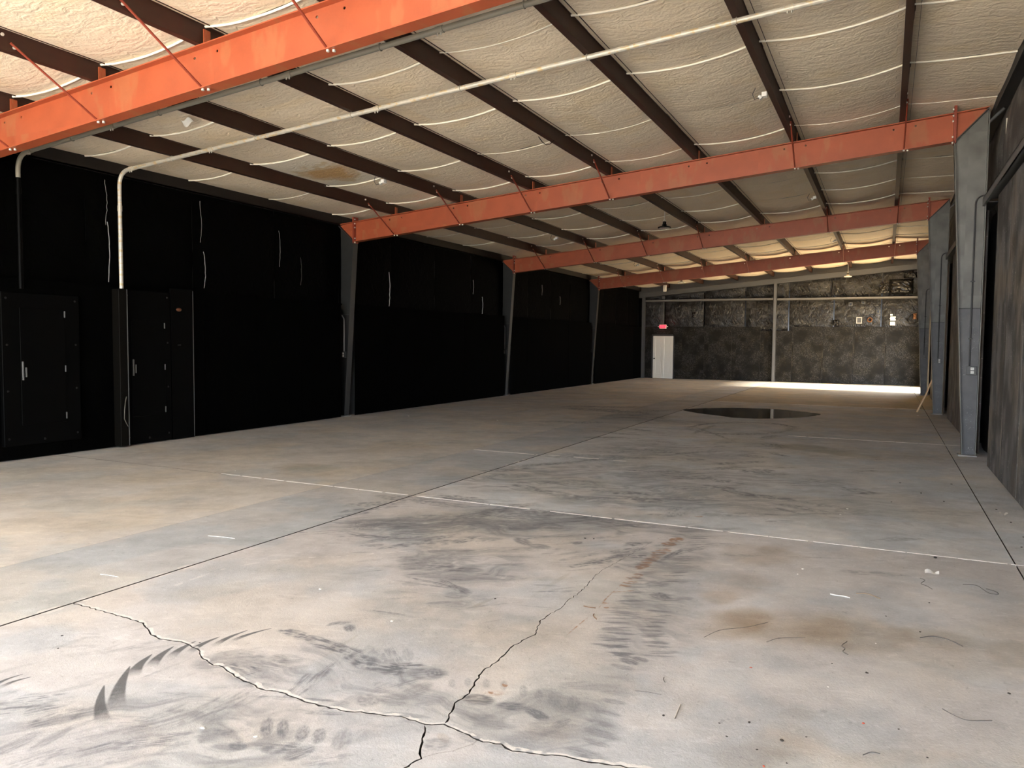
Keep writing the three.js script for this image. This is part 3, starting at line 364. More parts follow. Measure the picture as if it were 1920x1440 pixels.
function slabTexture(x0, x1, d0, d1, W, H) {
  const n = W * H, R = new Float32Array(n), G = new Float32Array(n), B = new Float32Array(n), o = [0, 0, 0], px = (x1 - x0) / W, pd = (d1 - d0) / H;
  for (let j = 0, i = 0; j < H; j++) for (let k = 0; k < W; k++, i++) { concrete(x0 + (k + 0.5) * px, d0 + (j + 0.5) * pd, o); R[i] = o[0]; G[i] = o[1]; B[i] = o[2]; }
  const region = (xa, xb, da, db, fn) => {
    const k0 = Math.max(0, Math.floor((xa - x0) / px)), k1 = Math.min(W - 1, Math.ceil((xb - x0) / px)), j0 = Math.max(0, Math.floor((da - d0) / pd)), j1 = Math.min(H - 1, Math.ceil((db - d0) / pd));
    for (let j = j0; j <= j1; j++) for (let k = k0; k <= k1; k++) fn(x0 + (k + 0.5) * px, d0 + (j + 0.5) * pd, j * W + k);
  };
  const mixTo = (i, c, a) => { R[i] += (c[0] - R[i]) * a; G[i] += (c[1] - G[i]) * a; B[i] += (c[2] - B[i]) * a; };
  MARKS.forEach(([kind, x, d, ux, ud, vx, vd, str], q) => {
    const det = ux * vd - ud * vx; if (Math.abs(det) < 1e-7) return;
    const ex = Math.abs(ux) + Math.abs(vx), ed = Math.abs(ud) + Math.abs(vd), lu = Math.hypot(ux, ud), lv = Math.hypot(vx, vd);
    const long = lu > lv, fa = long ? 3 : Math.max(6, lv * 60), fb = long ? Math.max(6, lv * 60) : 3;
    region(x - ex * 1.15, x + ex * 1.15, d - ed * 1.15, d + ed * 1.15, (X, D, i) => {
      const dx = X - x, dd = D - d; let a = (dx * vd - dd * vx) / det, b = (ux * dd - ud * dx) / det;
      const wob = kind === 1 || kind === 4 || kind === 3 ? 0.9 : 0.5, e = (fbm(X * 4 + q * 3.1, D * 4 + q * 1.7, 3) - 0.5) * wob; a += e; b += e * 0.6 * (noise(X * 9 + q, D * 9) - 0.5) * 2;
      const r2 = a * a + b * b; if (r2 > 1.2) return;
      const fall = 1 - smooth(kind === 0 ? 0.35 : 0.3, 1.15, r2);
      if (kind === 0) { const st = smooth(0.2, 0.8, noise(a * fa + q * 7.3 + e * 4, b * fb * 1.6 + q * 3.7 + e * 6)), gr = fbm(X * 26, D * 26 + q, 3); mixTo(i, RUBBER, clamp(fall * str * (lu < 0.12 ? 0.5 + 0.6 * st : 0.15 + 0.95 * st) * (lu < 0.12 ? 0.55 + 0.6 * gr : smooth(0.15, 0.75, gr) * 1.35), 0, 0.85)); }
      else {
        const gr = 0.55 + 0.8 * fbm(X * 8 + q, D * 8, 3), w = clamp(fall * str * gr, 0, 0.9);
        if (kind === 1) { R[i] *= 1 - 0.28 * w; G[i] *= 1 - 0.38 * w; B[i] *= 1 - 0.5 * w; }
        else if (kind === 4) { R[i] *= 1 - 0.35 * w; G[i] *= 1 - 0.38 * w; B[i] *= 1 - 0.48 * w; }
        else if (kind === 2) mixTo(i, [0.3, 0.165, 0.085], clamp(w * smooth(0.25, 0.8, 0.5 * noise(X * 22 + q, D * 60) + 0.5 * fbm(X * 30, D * 30 + q, 2)) * 1.9, 0, 0.85));
        else mixTo(i, [0.6, 0.585, 0.565], w * 0.75);
      }
    });
  });
  VEILS.forEach(([x, d, l, w, turn, str], q) => {
    const c = Math.cos(turn), s = Math.sin(turn), R2 = Math.max(l, w) * 1.3;
    region(x - R2, x + R2, d - R2, d + R2, (X, D, i) => {
      const wx = (fbm(X * 2.2 + q * 5, D * 2.2, 3) - 0.5) * 0.5, wd = (fbm(X * 2.2 + 30, D * 2.2 + q * 5, 3) - 0.5) * 0.5, u = ((X - x) * c + (D - d) * s) + wx, v = (-(X - x) * s + (D - d) * c) + wd, r2 = (u / l) ** 2 + (v / w) ** 2;
      if (r2 > 1.3) return;
      const wisp = smooth(0.38, 0.7, fbm(u * 3 + wd * 3 + q * 9, v * 15 + wx * 6 + q * 4, 4)), fine = smooth(0.4, 0.75, fbm(u * 9 + q, v * 55 + wx * 20, 3));
      mixTo(i, RUBBER, clamp((1 - smooth(0.3, 1.3, r2)) * str * (0.2 + 0.75 * wisp + 0.35 * fine), 0, 0.7));
    });
  });
  for (const [tx, td, bx_, bd, w] of CLAWS) {       // the dark sharp claw-like prints
    const lx = bx_ - tx, ld = bd - td, L = Math.hypot(lx, ld), half = w * 0.0013;
    region(Math.min(tx, bx_) - 0.12, Math.max(tx, bx_) + 0.12, Math.min(td, bd) - 0.12, Math.max(td, bd) + 0.12, (X, D, i) => {
      const t = ((X - tx) * lx + (D - td) * ld) / (L * L), s = ((X - tx) * ld - (D - td) * lx) / L - Math.sin(t * 2.6) * 0.018;
      if (t < -0.02 || t > 1.25) return;
      const width = half * Math.pow(clamp(t), 0.75) * 1.25, edge = 1 - smooth(width * 0.75, width * 1.05 + 0.004, Math.abs(s)), tail = 1 - smooth(0.62, 1.22, t);
      mixTo(i, [0.075, 0.078, 0.082], clamp(edge * tail * (0.75 + 0.5 * fbm(X * 40, D * 40, 2)), 0, 0.9));
    });
  }
  const along = (line, reach, fn) => { for (let q = 1; q < line.length; q++) { const [ax, ad] = line[q - 1], [bx_, bd] = line[q], vx = bx_ - ax, vd = bd - ad, l2 = vx * vx + vd * vd; region(Math.min(ax, bx_) - reach, Math.max(ax, bx_) + reach, Math.min(ad, bd) - reach, Math.max(ad, bd) + reach, (X, D, i) => { const t = clamp(((X - ax) * vx + (D - ad) * vd) / l2); fn(Math.hypot(X - ax - t * vx, D - ad - t * vd), X, D, i, (D - ad) * vx - (X - ax) * vd); }); } };
  const chipped = [0.72, 0.7, 0.665];
  along(CR, 0.05, (r, X, D, i, side) => { const w = (side > 0 ? 0.025 : 0.008) * (0.3 + 1.2 * fbm(X * 14, D * 14, 2)); if (r < w) mixTo(i, chipped, 0.5 * smooth(0.2, 0.5, noise(X * 38, D * 38))); });
  along(BR.filter((p) => p[1] < 5.3), 0.02, (r, X, D, i) => { const w = 0.012 * fbm(X * 14, D * 14, 2); if (r < w) mixTo(i, chipped, 0.12); });
  along(HA, 0.01, (r, X, D, i) => { if (r < 0.0035) mixTo(i, [0.16, 0.14, 0.12], 0.35); });
  along(SCRATCH, 0.03, (r, X, D, i) => { const w = 0.016 * smooth(0.35, 0.8, noise(X * 30, D * 30)); if (r < w) mixTo(i, [0.72, 0.7, 0.68], 0.35); });
  for (const [xa, da, db] of [[J2, 2.7, 3.9], [J2, 8.9, 9.8]]) region(xa - 0.06, xa + 0.06, da, db, (X, D, i) => { const w = 0.05 * smooth(0.4, 0.75, noise(X * 12, D * 16)); if (Math.abs(X - xa) < w) mixTo(i, [0.66, 0.64, 0.6], 0.6); });
  const data = new Uint8Array(n * 4);
  for (let i = 0; i < n; i++) { data[4 * i] = enc(R[i]); data[4 * i + 1] = enc(G[i]); data[4 * i + 2] = enc(B[i]); data[4 * i + 3] = 255; }
  const t = new THREE.DataTexture(data, W, H);
  t.magFilter = THREE.LinearFilter; t.minFilter = THREE.LinearMipmapLinearFilter; t.generateMipmaps = true; t.colorSpace = THREE.SRGBColorSpace; t.needsUpdate = true;
  t.repeat.set(1 / (x1 - x0), 1 / (d1 - d0)); t.offset.set(-x0 / (x1 - x0), -d0 / (d1 - d0));
  return t;
}
const floor = structure('floor', null, null, 'stained bare concrete floor with saw cuts, cracks and tyre marks');
const brokenEdge = mat(0.035, 0.03, 0.026, 0.95);          // dirt on the broken and sawn edges
const slabBump = sized(bumpFine, 0.9, 0.9);
function slabMesh(outline, m) {                          // outline x, d; top face at y = 0
  const g = prismXY(outline.map(([x, d]) => [x, d]), 0, 0.12);   // extruded along depth, then laid flat
  g.translate(0, 0, 0.12); g.rotateX(-Math.PI / 2); g.translate(0, -0.12, 0);
  part('slab', metricUV(g, 'x', 'd'), [m, brokenEdge], floor);
}
const XB = [-10.75, J1, J2, J3, 1.55], DB = [FRONT - 0.25, 1.2, 6.78, 14.53, 22.3, 30.0, BACK + 0.3];
const RES = { '0,1': [1024, 1024], '1,1': [256, 1024], '2,1': [2048, 2048], '3,1': [128, 512], '0,2': [1024, 1024], '1,2': [256, 512], '2,2': [1024, 1024], '2,3': [1024, 512], '0,3': [512, 512] };
for (let c = 0; c < 4; c++) for (let r = 0; r < 6; r++) {
  const x0 = XB[c], x1 = XB[c + 1], d0 = DB[r], d1 = DB[r + 1], [W, H] = RES[c + ',' + r] ?? [256, 256];
  const m = mat(1, 1, 1, 0.72, { map: slabTexture(x0, x1, d0, d1, W, H), bumpMap: slabBump, bumpScale: 0.0012 });
  const gx = [0.0005, 0.001, 0.009, 0.005, 0.0005], a = x0 + gx[c], b = x1 - gx[c + 1], e = 0.004, da = d0 + e, db = d1 - e;
  if (c !== 2 || r !== 1) { slabMesh([[a, da], [b, da], [b, db], [a, db]], m); continue; }
  // the front slab is broken along its cracks
  seed = 5;
  const gap = (k, n, w) => w * (0.55 + 0.9 * Math.abs(Math.sin(k * 1.7)) * rnd()), at = (line, s, axis, w, taper) => line.map((p, k) => { const h = gap(k, line.length, w) * (taper ? clamp(1 - k / line.length * 1.08, 0.02, 1) : 1); return axis ? [p[0], p[1] + s * h] : [p[0] + s * h, p[1]]; });
  const iS = CR.findIndex((p) => p[0] === -1.732 && p[1] === 2.71), iB = CR.findIndex((p) => p[0] === -1.661 && p[1] === 2.748);
  const inX = (p) => [clamp(p[0], a, b), clamp(p[1], da, db)];
  const low = at(CR, -1, 1, 0.0055), high = at(CR, 1, 1, 0.0055);
  slabMesh([[a, da], ...at(SP, -1, 0, 0.005).reverse().slice(0, -1), ...low.slice(0, iS + 1).reverse()].map(inX), m);
  slabMesh([...at(SP, 1, 0, 0.005).reverse().slice(0, -1), ...low.slice(iS), [b, da]].map(inX), m);
  slabMesh([...high.slice(0, iB + 1), ...at(BR, -1, 0, 0.0055, 1).slice(1), [a, db]].map(inX), m);
  slabMesh([...high.slice(iB), [b, db], ...at(BR, 1, 0, 0.0055, 1).reverse().slice(0, -1)].map(inX), m);
}
part('subgrade', bx(-10.8, 1.6, -0.3, -0.14, FRONT - 0.3, BACK + 0.4), mat(0.05, 0.045, 0.04, 0.95), floor);
// pale filler pressed into the cross joints, broken here and there
seed = 31;
const fillerMat = mat(0.78, 0.76, 0.72, 0.7);
function filler(d, x0, x1, w, keep, step = 0.35) {
  const list = [];
  for (let x = x0; x < x1; x += step) { if (rnd() > keep) continue; const l = step * rr(0.85, 1.02), ww = w * rr(0.55, 1.1), g = bx(x, Math.min(x1, x + l), -0.02, 0.0022, d - ww / 2, d + ww / 2); list.push(g); }
  part('joint_filler', list, fillerMat, floor);
}
filler(6.78, -7.3, -4.56, 0.026, 1); filler(6.78, -4.44, -1.9, 0.024, 0.8, 0.22); filler(6.78, -1.9, 1.28, 0.02, 0.97);
filler(14.53, -1.9, 1.28, 0.05, 0.95); filler(22.3, -6, 0.9, 0.04, 0.5);
// a narrower crosswise saw cut filled white beside the long joint
filler(10.15, -5.62, -4.55, 0.03, 1); filler(10.2, -4.4, -3.2, 0.03, 0.7, 0.2);

// outside: sunlit concrete apron at the front opening, sandy yard at the side door
structure('ground_front', bx(-60, 60, -0.4, -0.05, -70, FRONT - 0.25), mat(0.76, 0.71, 0.63, 0.9), 'sunlit pale concrete apron outside the front opening');
structure('ground_yard', bx(1.76, 60, -0.4, -0.05, FRONT - 0.25, 70), mat(0.62, 0.46, 0.25, 0.95), 'sunlit sandy yard outside the side opening');

// ---------------------------------------------------------------- shell: walls, openings, roof
const top = (x) => rb(x) + ROOF + 0.02;
const DOORW = [30.0, 34.25], DOORH = 3.5;             // side opening in the last bay
const OPEN = [-10.2, 1.0], OPENH = 3.95;               // front opening
const wallLeft = structure('wall_left', null, null, 'black painted board wall with black insulation above');
part('outer_sheet', bx(-10.95, -10.8, -0.3, top(-10.8), FRONT - 0.2, BACK + 0.4), M.shell, wallLeft);
const wallRight = structure('wall_right', null, null, 'worn dark board wall behind the grey columns');
part('outer_sheet', [bx(1.6, 1.75, -0.3, top(1.6), FRONT - 0.2, DOORW[0]), bx(1.6, 1.75, -0.3, top(1.6), DOORW[1], BACK + 0.4), bx(1.6, 1.75, DOORH, top(1.6), ...DOORW)], M.shell, wallRight);
part('door_jamb', [bx(1.27, 1.6, 0, DOORH, DOORW[0] - 0.1, DOORW[0]), bx(1.27, 1.6, 0, DOORH, DOORW[1], DOORW[1] + 0.1), bx(1.27, 1.6, DOORH, DOORH + 0.12, DOORW[0] - 0.1, DOORW[1] + 0.1)], M.darkSteel, wallRight);
const wallBack = structure('wall_back', null, null, 'back wall of dark strand boards with black quilted insulation above');
part('outer_sheet', prismXY([[-10.95, -0.3], [1.75, -0.3], [1.75, top(1.75)], [-10.95, top(-10.95)]], BACK + 0.25, BACK + 0.4), M.shell, wallBack);
const wallFront = structure('wall_front', null, null, 'front wall around the wide open doorway behind the camera');
part('outer_sheet', [prismXY([[-10.95, -0.3], [OPEN[0], -0.3], [OPEN[0], top(OPEN[0])], [-10.95, top(-10.95)]], FRONT - 0.2, FRONT), prismXY([[OPEN[1], -0.3], [1.75, -0.3], [1.75, top(1.75)], [OPEN[1], top(OPEN[1])]], FRONT - 0.2, FRONT), prismXY([[OPEN[0], OPENH], [OPEN[1], OPENH], [OPEN[1], top(OPEN[1])], [OPEN[0], top(OPEN[0])]], FRONT - 0.2, FRONT)], mat(0.03, 0.03, 0.03, 0.8), wallFront);

// left wall: lower boards, insulation facing above them
const stops = [FRONT, ...FRAMES, BACK];
function spans(i, a, b) { return [stops[i] + (i ? a : 0), stops[i + 1] - (i < 4 ? b : 0)]; }
seed = 12;
for (let i = 0; i < 5; i++) {
  const [d0, d1] = spans(i, 0.32, 0.17), n = Math.max(1, Math.round((d1 - d0) / 1.22)), w = (d1 - d0) / n;
  for (let k = 0; k < n; k++) {
    const t = rr(0, 0.006);
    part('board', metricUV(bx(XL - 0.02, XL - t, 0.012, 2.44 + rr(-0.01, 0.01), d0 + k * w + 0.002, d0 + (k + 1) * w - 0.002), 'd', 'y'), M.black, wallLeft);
  }
  const m = Math.max(1, Math.round((d1 - d0) / 1.83)), ww = (stops[i + 1] - stops[i]) / m;
  for (let k = 0; k < m; k++) {
    const a = stops[i] + k * ww, b = a + ww, q = rr(0, 50);
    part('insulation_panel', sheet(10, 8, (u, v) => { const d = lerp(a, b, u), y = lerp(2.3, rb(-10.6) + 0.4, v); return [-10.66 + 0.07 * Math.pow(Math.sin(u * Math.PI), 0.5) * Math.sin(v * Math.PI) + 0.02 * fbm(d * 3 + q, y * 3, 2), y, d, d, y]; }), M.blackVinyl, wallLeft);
  }
}
part('wall_girt', bx(-10.78, -10.62, 2.42, 2.45, FRONT, BACK), M.black, wallLeft);
// narrow pale strips along the seams of the left wall
seed = 40;
for (const [d, y0, y1, w] of [[7.66, 3.35, 4.02, 0.01], [7.69, 2.5, 3.4, 0.02], [9.42, 3.3, 4.0, 0.008], [9.49, 2.53, 3.15, 0.016], [11.3, 3.06, 3.75, 0.01], [14.93, 2.47, 3.27, 0.03], [19.0, 3.0, 3.4, 0.02], [19.55, 2.46, 2.95, 0.035], [23.8, 3.25, 3.6, 0.03], [25.4, 3.0, 3.3, 0.04], [11.9, 2.75, 3.3, 0.004]]) {
  const list = []; for (let k = 0; k <= 12; k++) list.push(V(-10.575 + rr(-0.004, 0.004), lerp(y1, y0, k / 12), d + 0.03 * Math.sin(k / 12 * Math.PI) + rr(-0.006, 0.006)));
  part('pale_seam', tubeThrough(list, w * 0.28, 5), mat(0.4, 0.4, 0.39, 0.3), wallLeft);
}

// right wall
for (let i = 0; i < 5; i++) {
  let [d0, d1] = spans(i, 0.3, 0.97);
  if (i === 4) d1 = DOORW[0] - 0.1;
  const n = Math.max(1, Math.round((d1 - d0) / 1.22)), w = (d1 - d0) / n;
  for (let k = 0; k < n; k++) part('board', metricUV(bx(XR + rr(0, 0.006), XR + 0.025, 0.012, 3.68, d0 + k * w + 0.0015, d0 + (k + 1) * w - 0.0015), 'd', 'y'), M.worn[(k + i) % 2], wallRight);
  const dB = i === 4 ? DOORW[0] : stops[i + 1], m = Math.max(1, Math.round((dB - stops[i]) / 1.83)), ww = (dB - stops[i]) / m;
  for (let k = 0; k < m; k++) {
    const a = stops[i] + k * ww, b = a + ww, q = rr(0, 50), y1 = rb(1.5) + 0.42;
    part('insulation_panel', sheet(10, 10, (u, v) => { const d = lerp(a, b, u), y = lerp(3.6, y1, v), bulge = Math.pow(Math.sin(clamp(v, 0.001, 1) * Math.PI), 0.6) * Math.pow(Math.sin(u * Math.PI), 0.35); return [1.5 - 0.13 * bulge - 0.02 * fbm(d * 3 + q, y * 2, 2), y, d, d, y]; }), M.worn[0], wallRight);
    part('insulation_panel', sheet(4, 6, (u, v) => { const d = lerp(a, b, u), y = lerp(0, 3.7, v); return [1.5 - 0.06 * Math.sin(u * Math.PI), y, d, d, y]; }), M.darkSteel, wallRight);
  }
}
part('door_return', [metricUV(bx(XR, XR + 0.025, 0.012, 3.68, DOORW[1] + 0.1, BACK), 'd', 'y'), metricUV(bx(XR, XR + 0.025, DOORH + 0.12, 3.68, DOORW[0] - 0.1, DOORW[1] + 0.1), 'd', 'y')], M.worn[0], wallRight);
part('insulation_panel', bx(1.45, 1.55, 3.6, rb(1.5) + 0.42, DOORW[0], BACK + 0.2), M.darkSteel, wallRight);
for (const [d, y0, y1] of [[12.42, 3.85, 4.75], [10.72, 3.9, 4.9]]) {
  const list = []; for (let k = 0; k <= 10; k++) { const t = k / 10; list.push(V(1.372 + 0.06 * t * t, lerp(y1, y0, t), d - 0.35 * t * t)); }
  part('seam_tape', tubeThrough(list, d > 12 ? 0.012 : 0.005, 6), d > 12 ? mat(0.55, 0.53, 0.46, 0.4) : M.darkSteel, wallRight);
}
for (let i = 0; i < 5; i++) {                         // long girts on top of the boards
  const d0 = stops[i] + (i ? 0.3 : 0), d1 = stops[i + 1] - (i < 4 ? -0.02 : 0);
  one('wall_girt', [bx(1.2, 1.46, 3.8, 3.815, d0, d1), bx(1.2, 1.215, 3.7, 3.815, d0, d1), bx(1.2, 1.235, 3.7, 3.712, d0, d1)], M.girt, 'grey steel girt along the right wall, ' + BAY[i], 'girt', 'girts along the right wall');
}

// back wall: strand boards below, two rows of quilted insulation above
const boardsX = [-10.46, -8.95, -7.52, -6.29, -5.05, -3.72, -2.5, -1.28, -0.06, 1.29];
boardsX.slice(0, -1).forEach((x, k) => {
  const x1 = boardsX[k + 1], h = k === 4 ? 2.25 : 2.43, pcs = k === 0 ? [[x, -9.99, 0.012, h], [-9.99, x1, 2.08, h]] : [[x, x1, 0.012, h]];
  for (const [a, b, y0, y1] of pcs) part('board', metricUV(bx(a + 0.002, b - 0.002, y0, y1, BACK + (k % 2) * 0.004, BACK + 0.02), 'x', 'y'), M.strand[k % 3], wallBack);
});
const seamsX = [-10.5, -9.41, -7.58, -5.75, -3.9, -2.07, -0.24, 1.4];
seed = 60;
for (let r = 0; r < 2; r++) for (let k = 0; k < 7; k++) {
  const a = seamsX[k], b = seamsX[k + 1], q = rr(0, 60);
  part('insulation_panel', sheet(14, 10, (u, v) => { const x = lerp(a + 0.025, b - 0.025, u), y0 = r ? 3.66 : 2.2, y1 = r ? rb(x) + 0.2 : 3.62, y = lerp(y0, y1, v); return [x, y, BACK + 0.19 - 0.13 * Math.pow(Math.sin(clamp(u, 0.002, 0.998) * Math.PI) * Math.sin(clamp(v, 0.002, 0.998) * Math.PI), 0.4) - 0.035 * fbm(x * 3 + q, y * 3, 3), x, y]; }), M.greyVinyl[k % 2], wallBack);
}
part('backing', bx(-10.7, 1.5, 2.2, rb(-10.6) + 0.3, BACK + 0.2, BACK + 0.22), M.gloss, wallBack);

// door in the back wall
const door = structure('door_1', null, null, 'white six-panel door in the back wall under the red sign');
part('door_leaf', bx(-9.9, -8.96, 0.012, 1.998, BACK - 0.003, BACK + 0.035), M.whitePaint, door);
const frameMat = M.whitePaint, rails = [[0.0, 0.22], [0.83, 1.02], [1.5, 1.6], [1.88, 1.99]], stiles = [[0, 0.11], [0.42, 0.53], [0.84, 0.95]];
part('door_rails', [...rails.flatMap(([a, b]) => [[0.112, 0.418], [0.532, 0.838]].map(([u, v]) => bx(-9.905 + u, -9.905 + v, 0.01 + a, 0.01 + b, BACK - 0.022, BACK - 0.004))), ...stiles.map(([a, b]) => bx(-9.905 + a, -9.905 + b, 0.01, 2.0, BACK - 0.024, BACK - 0.004))], frameMat, door);
for (const [y0, y1] of [[0.22, 0.83], [1.02, 1.5], [1.6, 1.88]]) for (const x of [0.11, 0.53]) part('door_panel', bx(-9.905 + x + 0.05, -9.905 + x + 0.26, 0.01 + y0 + 0.05, 0.01 + y1 - 0.05, BACK - 0.014, BACK - 0.0035), M.whitePaint, door);
const knob = new THREE.SphereGeometry(0.032, 14, 10); knob.scale(1, 1, 0.8); knob.translate(-9.84, 0.94, -(BACK - 0.07));
part('door_knob', [knob, rod(V(-9.84, 0.94, BACK - 0.07), V(-9.84, 0.94, BACK - 0.01), 0.014), rod(V(-9.84, 0.94, BACK - 0.026), V(-9.84, 0.94, BACK - 0.018), 0.034, 14)], M.gloss, door);
part('door_frame', [bx(-9.985, -9.91, 0, 2.075, BACK - 0.015, BACK + 0.03), bx(-8.95, -8.9, 0, 2.075, BACK - 0.015, BACK + 0.03), bx(-9.985, -8.9, 2.005, 2.075, BACK - 0.015, BACK + 0.03)], M.darkSteel, door);

// ceiling: metal roof, insulation facing sagging between the purlins, white seam tape
const ceiling = structure('ceiling', null, null, 'sagging cream insulation facing between the purlins under the roof');
part('roof_sheet', prismXY([[-11.1, top(-11.1) + 0.03], [1.9, top(1.9) + 0.03], [1.9, top(1.9) + 0.15], [-11.1, top(-11.1) + 0.15]], FRONT - 0.3, BACK + 0.5), M.shell, ceiling);
const gaps = [[-10.72, -9.22], ...PURLINS.slice(0, -1).map((x, i) => [x, PURLINS[i + 1]]), [0.14, 1.5]];
const ROLL = 1.845, FIRST = 5.53 - ROLL * 5;
seed = 90;
const panelGeo = gaps.map(([a, b], gi) => [0, 1, 2].map((v3) => {
  const q = gi * 13 + v3 * 5;
  return sheet(12, 8, (u, v) => {
    const x = lerp(a, b, u), d = v * ROLL, pull = Math.pow(Math.sin(clamp(v, 0, 1) * Math.PI), 0.6);
    const sag = gi === 7 ? 0.07 * 4 * u * (1 - u) + 0.2 * Math.pow(u, 3) : 0.085 * 4 * u * (1 - u);
    return [x, rb(x) + ROOF - 0.004 - sag * (0.82 + 0.28 * pull) - 0.018 * 4 * u * (1 - u) * (fbm(x * 2.5 + q, d * 4 + q, 3) - 0.3), d, x, d];
  });
}));
const tapeGeo = gaps.map(([a, b], gi) => [0, 1].map((v2) => {
  const list = [], q = gi * 3 + v2 * 11;
  for (let k = 0; k <= 14; k++) { const u = k / 14, x = lerp(a, b, u), sag = gi === 7 ? 0.07 * 4 * u * (1 - u) + 0.2 * Math.pow(u, 3) : 0.085 * 4 * u * (1 - u); list.push(V(x, rb(x) + ROOF - 0.012 - sag * 0.82 - 0.012 * 4 * u * (1 - u), 0.012 * (noise(x * 4 + q, q) - 0.5))); }
  const g = tubeThrough(list, 0.013 - 0.007 * v2, 6); return g;
}));
for (let gi = 0; gi < 8; gi++) for (let k = 0; FIRST + k * ROLL < BACK + 0.2; k++) {
  const d0 = FIRST + k * ROLL, stain = gi === 1 && Math.abs(d0 - 9.2) < 0.4;
  const p = part('insulation_panel', panelGeo[gi][(k + gi) % 3], stain ? M.facingStain : M.facing[(k * 2 + gi) % 3], ceiling);
  if (stain) { p.geometry = p.geometry.clone(); const uv = p.geometry.attributes.uv; for (let i = 0; i < uv.count; i++) uv.setX(i, uv.getX(i) - gaps[gi][0]); p.name = 'stained_insulation_panel'; p.userData.label = 'panel with a brown water stain'; }
  p.position.z = -d0;
  if (rnd() < 0.92) part('seam_tape', tapeGeo[gi][rnd() < 0.6 ? 0 : 1], M.tape, p);
}

// ---------------------------------------------------------------- steel frames: roof beams and columns
const FW = 0.16;                                        // flange width
const XI = [-10.26, 0.81], XO = [-10.68, 1.24];         // inner and outer edge at the knees
const beamLabels = ['nearest orange steel roof beam, running up out of the picture at the top left', 'second orange steel roof beam, bolted to the large grey column', 'third orange steel roof beam, beyond the hanging lamp', 'farthest orange-red steel roof beam, close to the back wall'];
const bolt = new THREE.CylinderGeometry(0.016, 0.016, 0.02, 6);
function slope(x0, x1, o0, o1, d0, d1, holes) { return prismXY([[x0, rb(x0) + o0], [x1, rb(x1) + o0], [x1, rb(x1) + o1], [x0, rb(x0) + o1]], d0, d1, holes); }
seed = 23;
FRAMES.forEach((f, i) => {
  const t = thing('roof_beam', beamLabels[i], 'beam', [-4.7, rb(-4.7), f + FW / 2]), c = f + FW / 2, off = (g) => (g.translate(4.7, -rb(-4.7), c), g);
  const holes = PURLINS.flatMap((x) => [[x - 0.16 + rr(-0.02, 0.02), rb(x) + 0.33, 0.014], [x + 0.15, rb(x) + 0.355, 0.014]]);
  part('web', off(metricUV(slope(XI[0], XI[1], 0.01, RAFTER - 0.01, c - 0.005, c + 0.005, holes), 'x', 'y')), M.primer, t);
  part('bottom_flange', off(metricUV(slope(XI[0], XI[1], 0, 0.012, f, f + FW), 'x', 'd')), M.primer, t);
  part('top_flange', off(metricUV(slope(XO[0], XO[1], RAFTER - 0.012, RAFTER, f, f + FW), 'x', 'd')), M.primer, t);
  for (const s of [0, 1]) {
    const x = XI[s], o = XO[s], y = rb(x), yo = rb(o);
    part('knee_plate', off(metricUV(prismXY([[x, y + 0.01], [x, y + RAFTER - 0.01], [o, yo + RAFTER - 0.01]], c - 0.005, c + 0.005), 'x', 'y')), M.primer, t);
    const ep = part('end_plate', off(bx(x - 0.018, x + 0.018, y - 0.03, y + RAFTER + 0.1, f, f + FW)), M.brace, t);
    for (const h of [-0.015, 0.07, 0.3, 0.38, 0.47]) { const b = part('bolt', bolt, M.bolt, ep); b.rotation.z = Math.PI / 2; b.position.set(x + 4.7 + (s ? -0.028 : 0.028), y + h - rb(-4.7), c - f - 0.03); }
  }
  PURLINS.forEach((x, k) => {
    part('purlin_clip', off(bx(x + 0.012, x + 0.024, rb(x) + RAFTER, rb(x) + RAFTER + 0.15, c - 0.05, c + 0.03)), M.primer, t);
    if (k === 4) return;
    const y = rb(x), brace = part('flange_brace', off(rod(V(x + 0.0, y + 0.012, f + 0.015), V(x + 0.018, y + 0.5, f - 0.88), 0.0125, 6)), M.brace, t);
    for (const [dx, dz] of [[0, 0.03], [0.05, 0.055]]) { const b = part('bolt', bolt, M.bolt, brace); b.position.set(x + 4.7 + dx, y - rb(-4.7) - 0.008, c - f - dz); }
    for (const dz of [-0.84, -0.95]) { const b = part('bolt', bolt, M.bolt, brace); b.rotation.z = Math.PI / 2; b.position.set(x + 4.7 + 0.008, y - rb(-4.7) + (dz < -0.9 ? 0.56 : 0.47), c - f - dz); }
  });
});
const frameWord = ['first', 'second', 'third', 'fourth'];
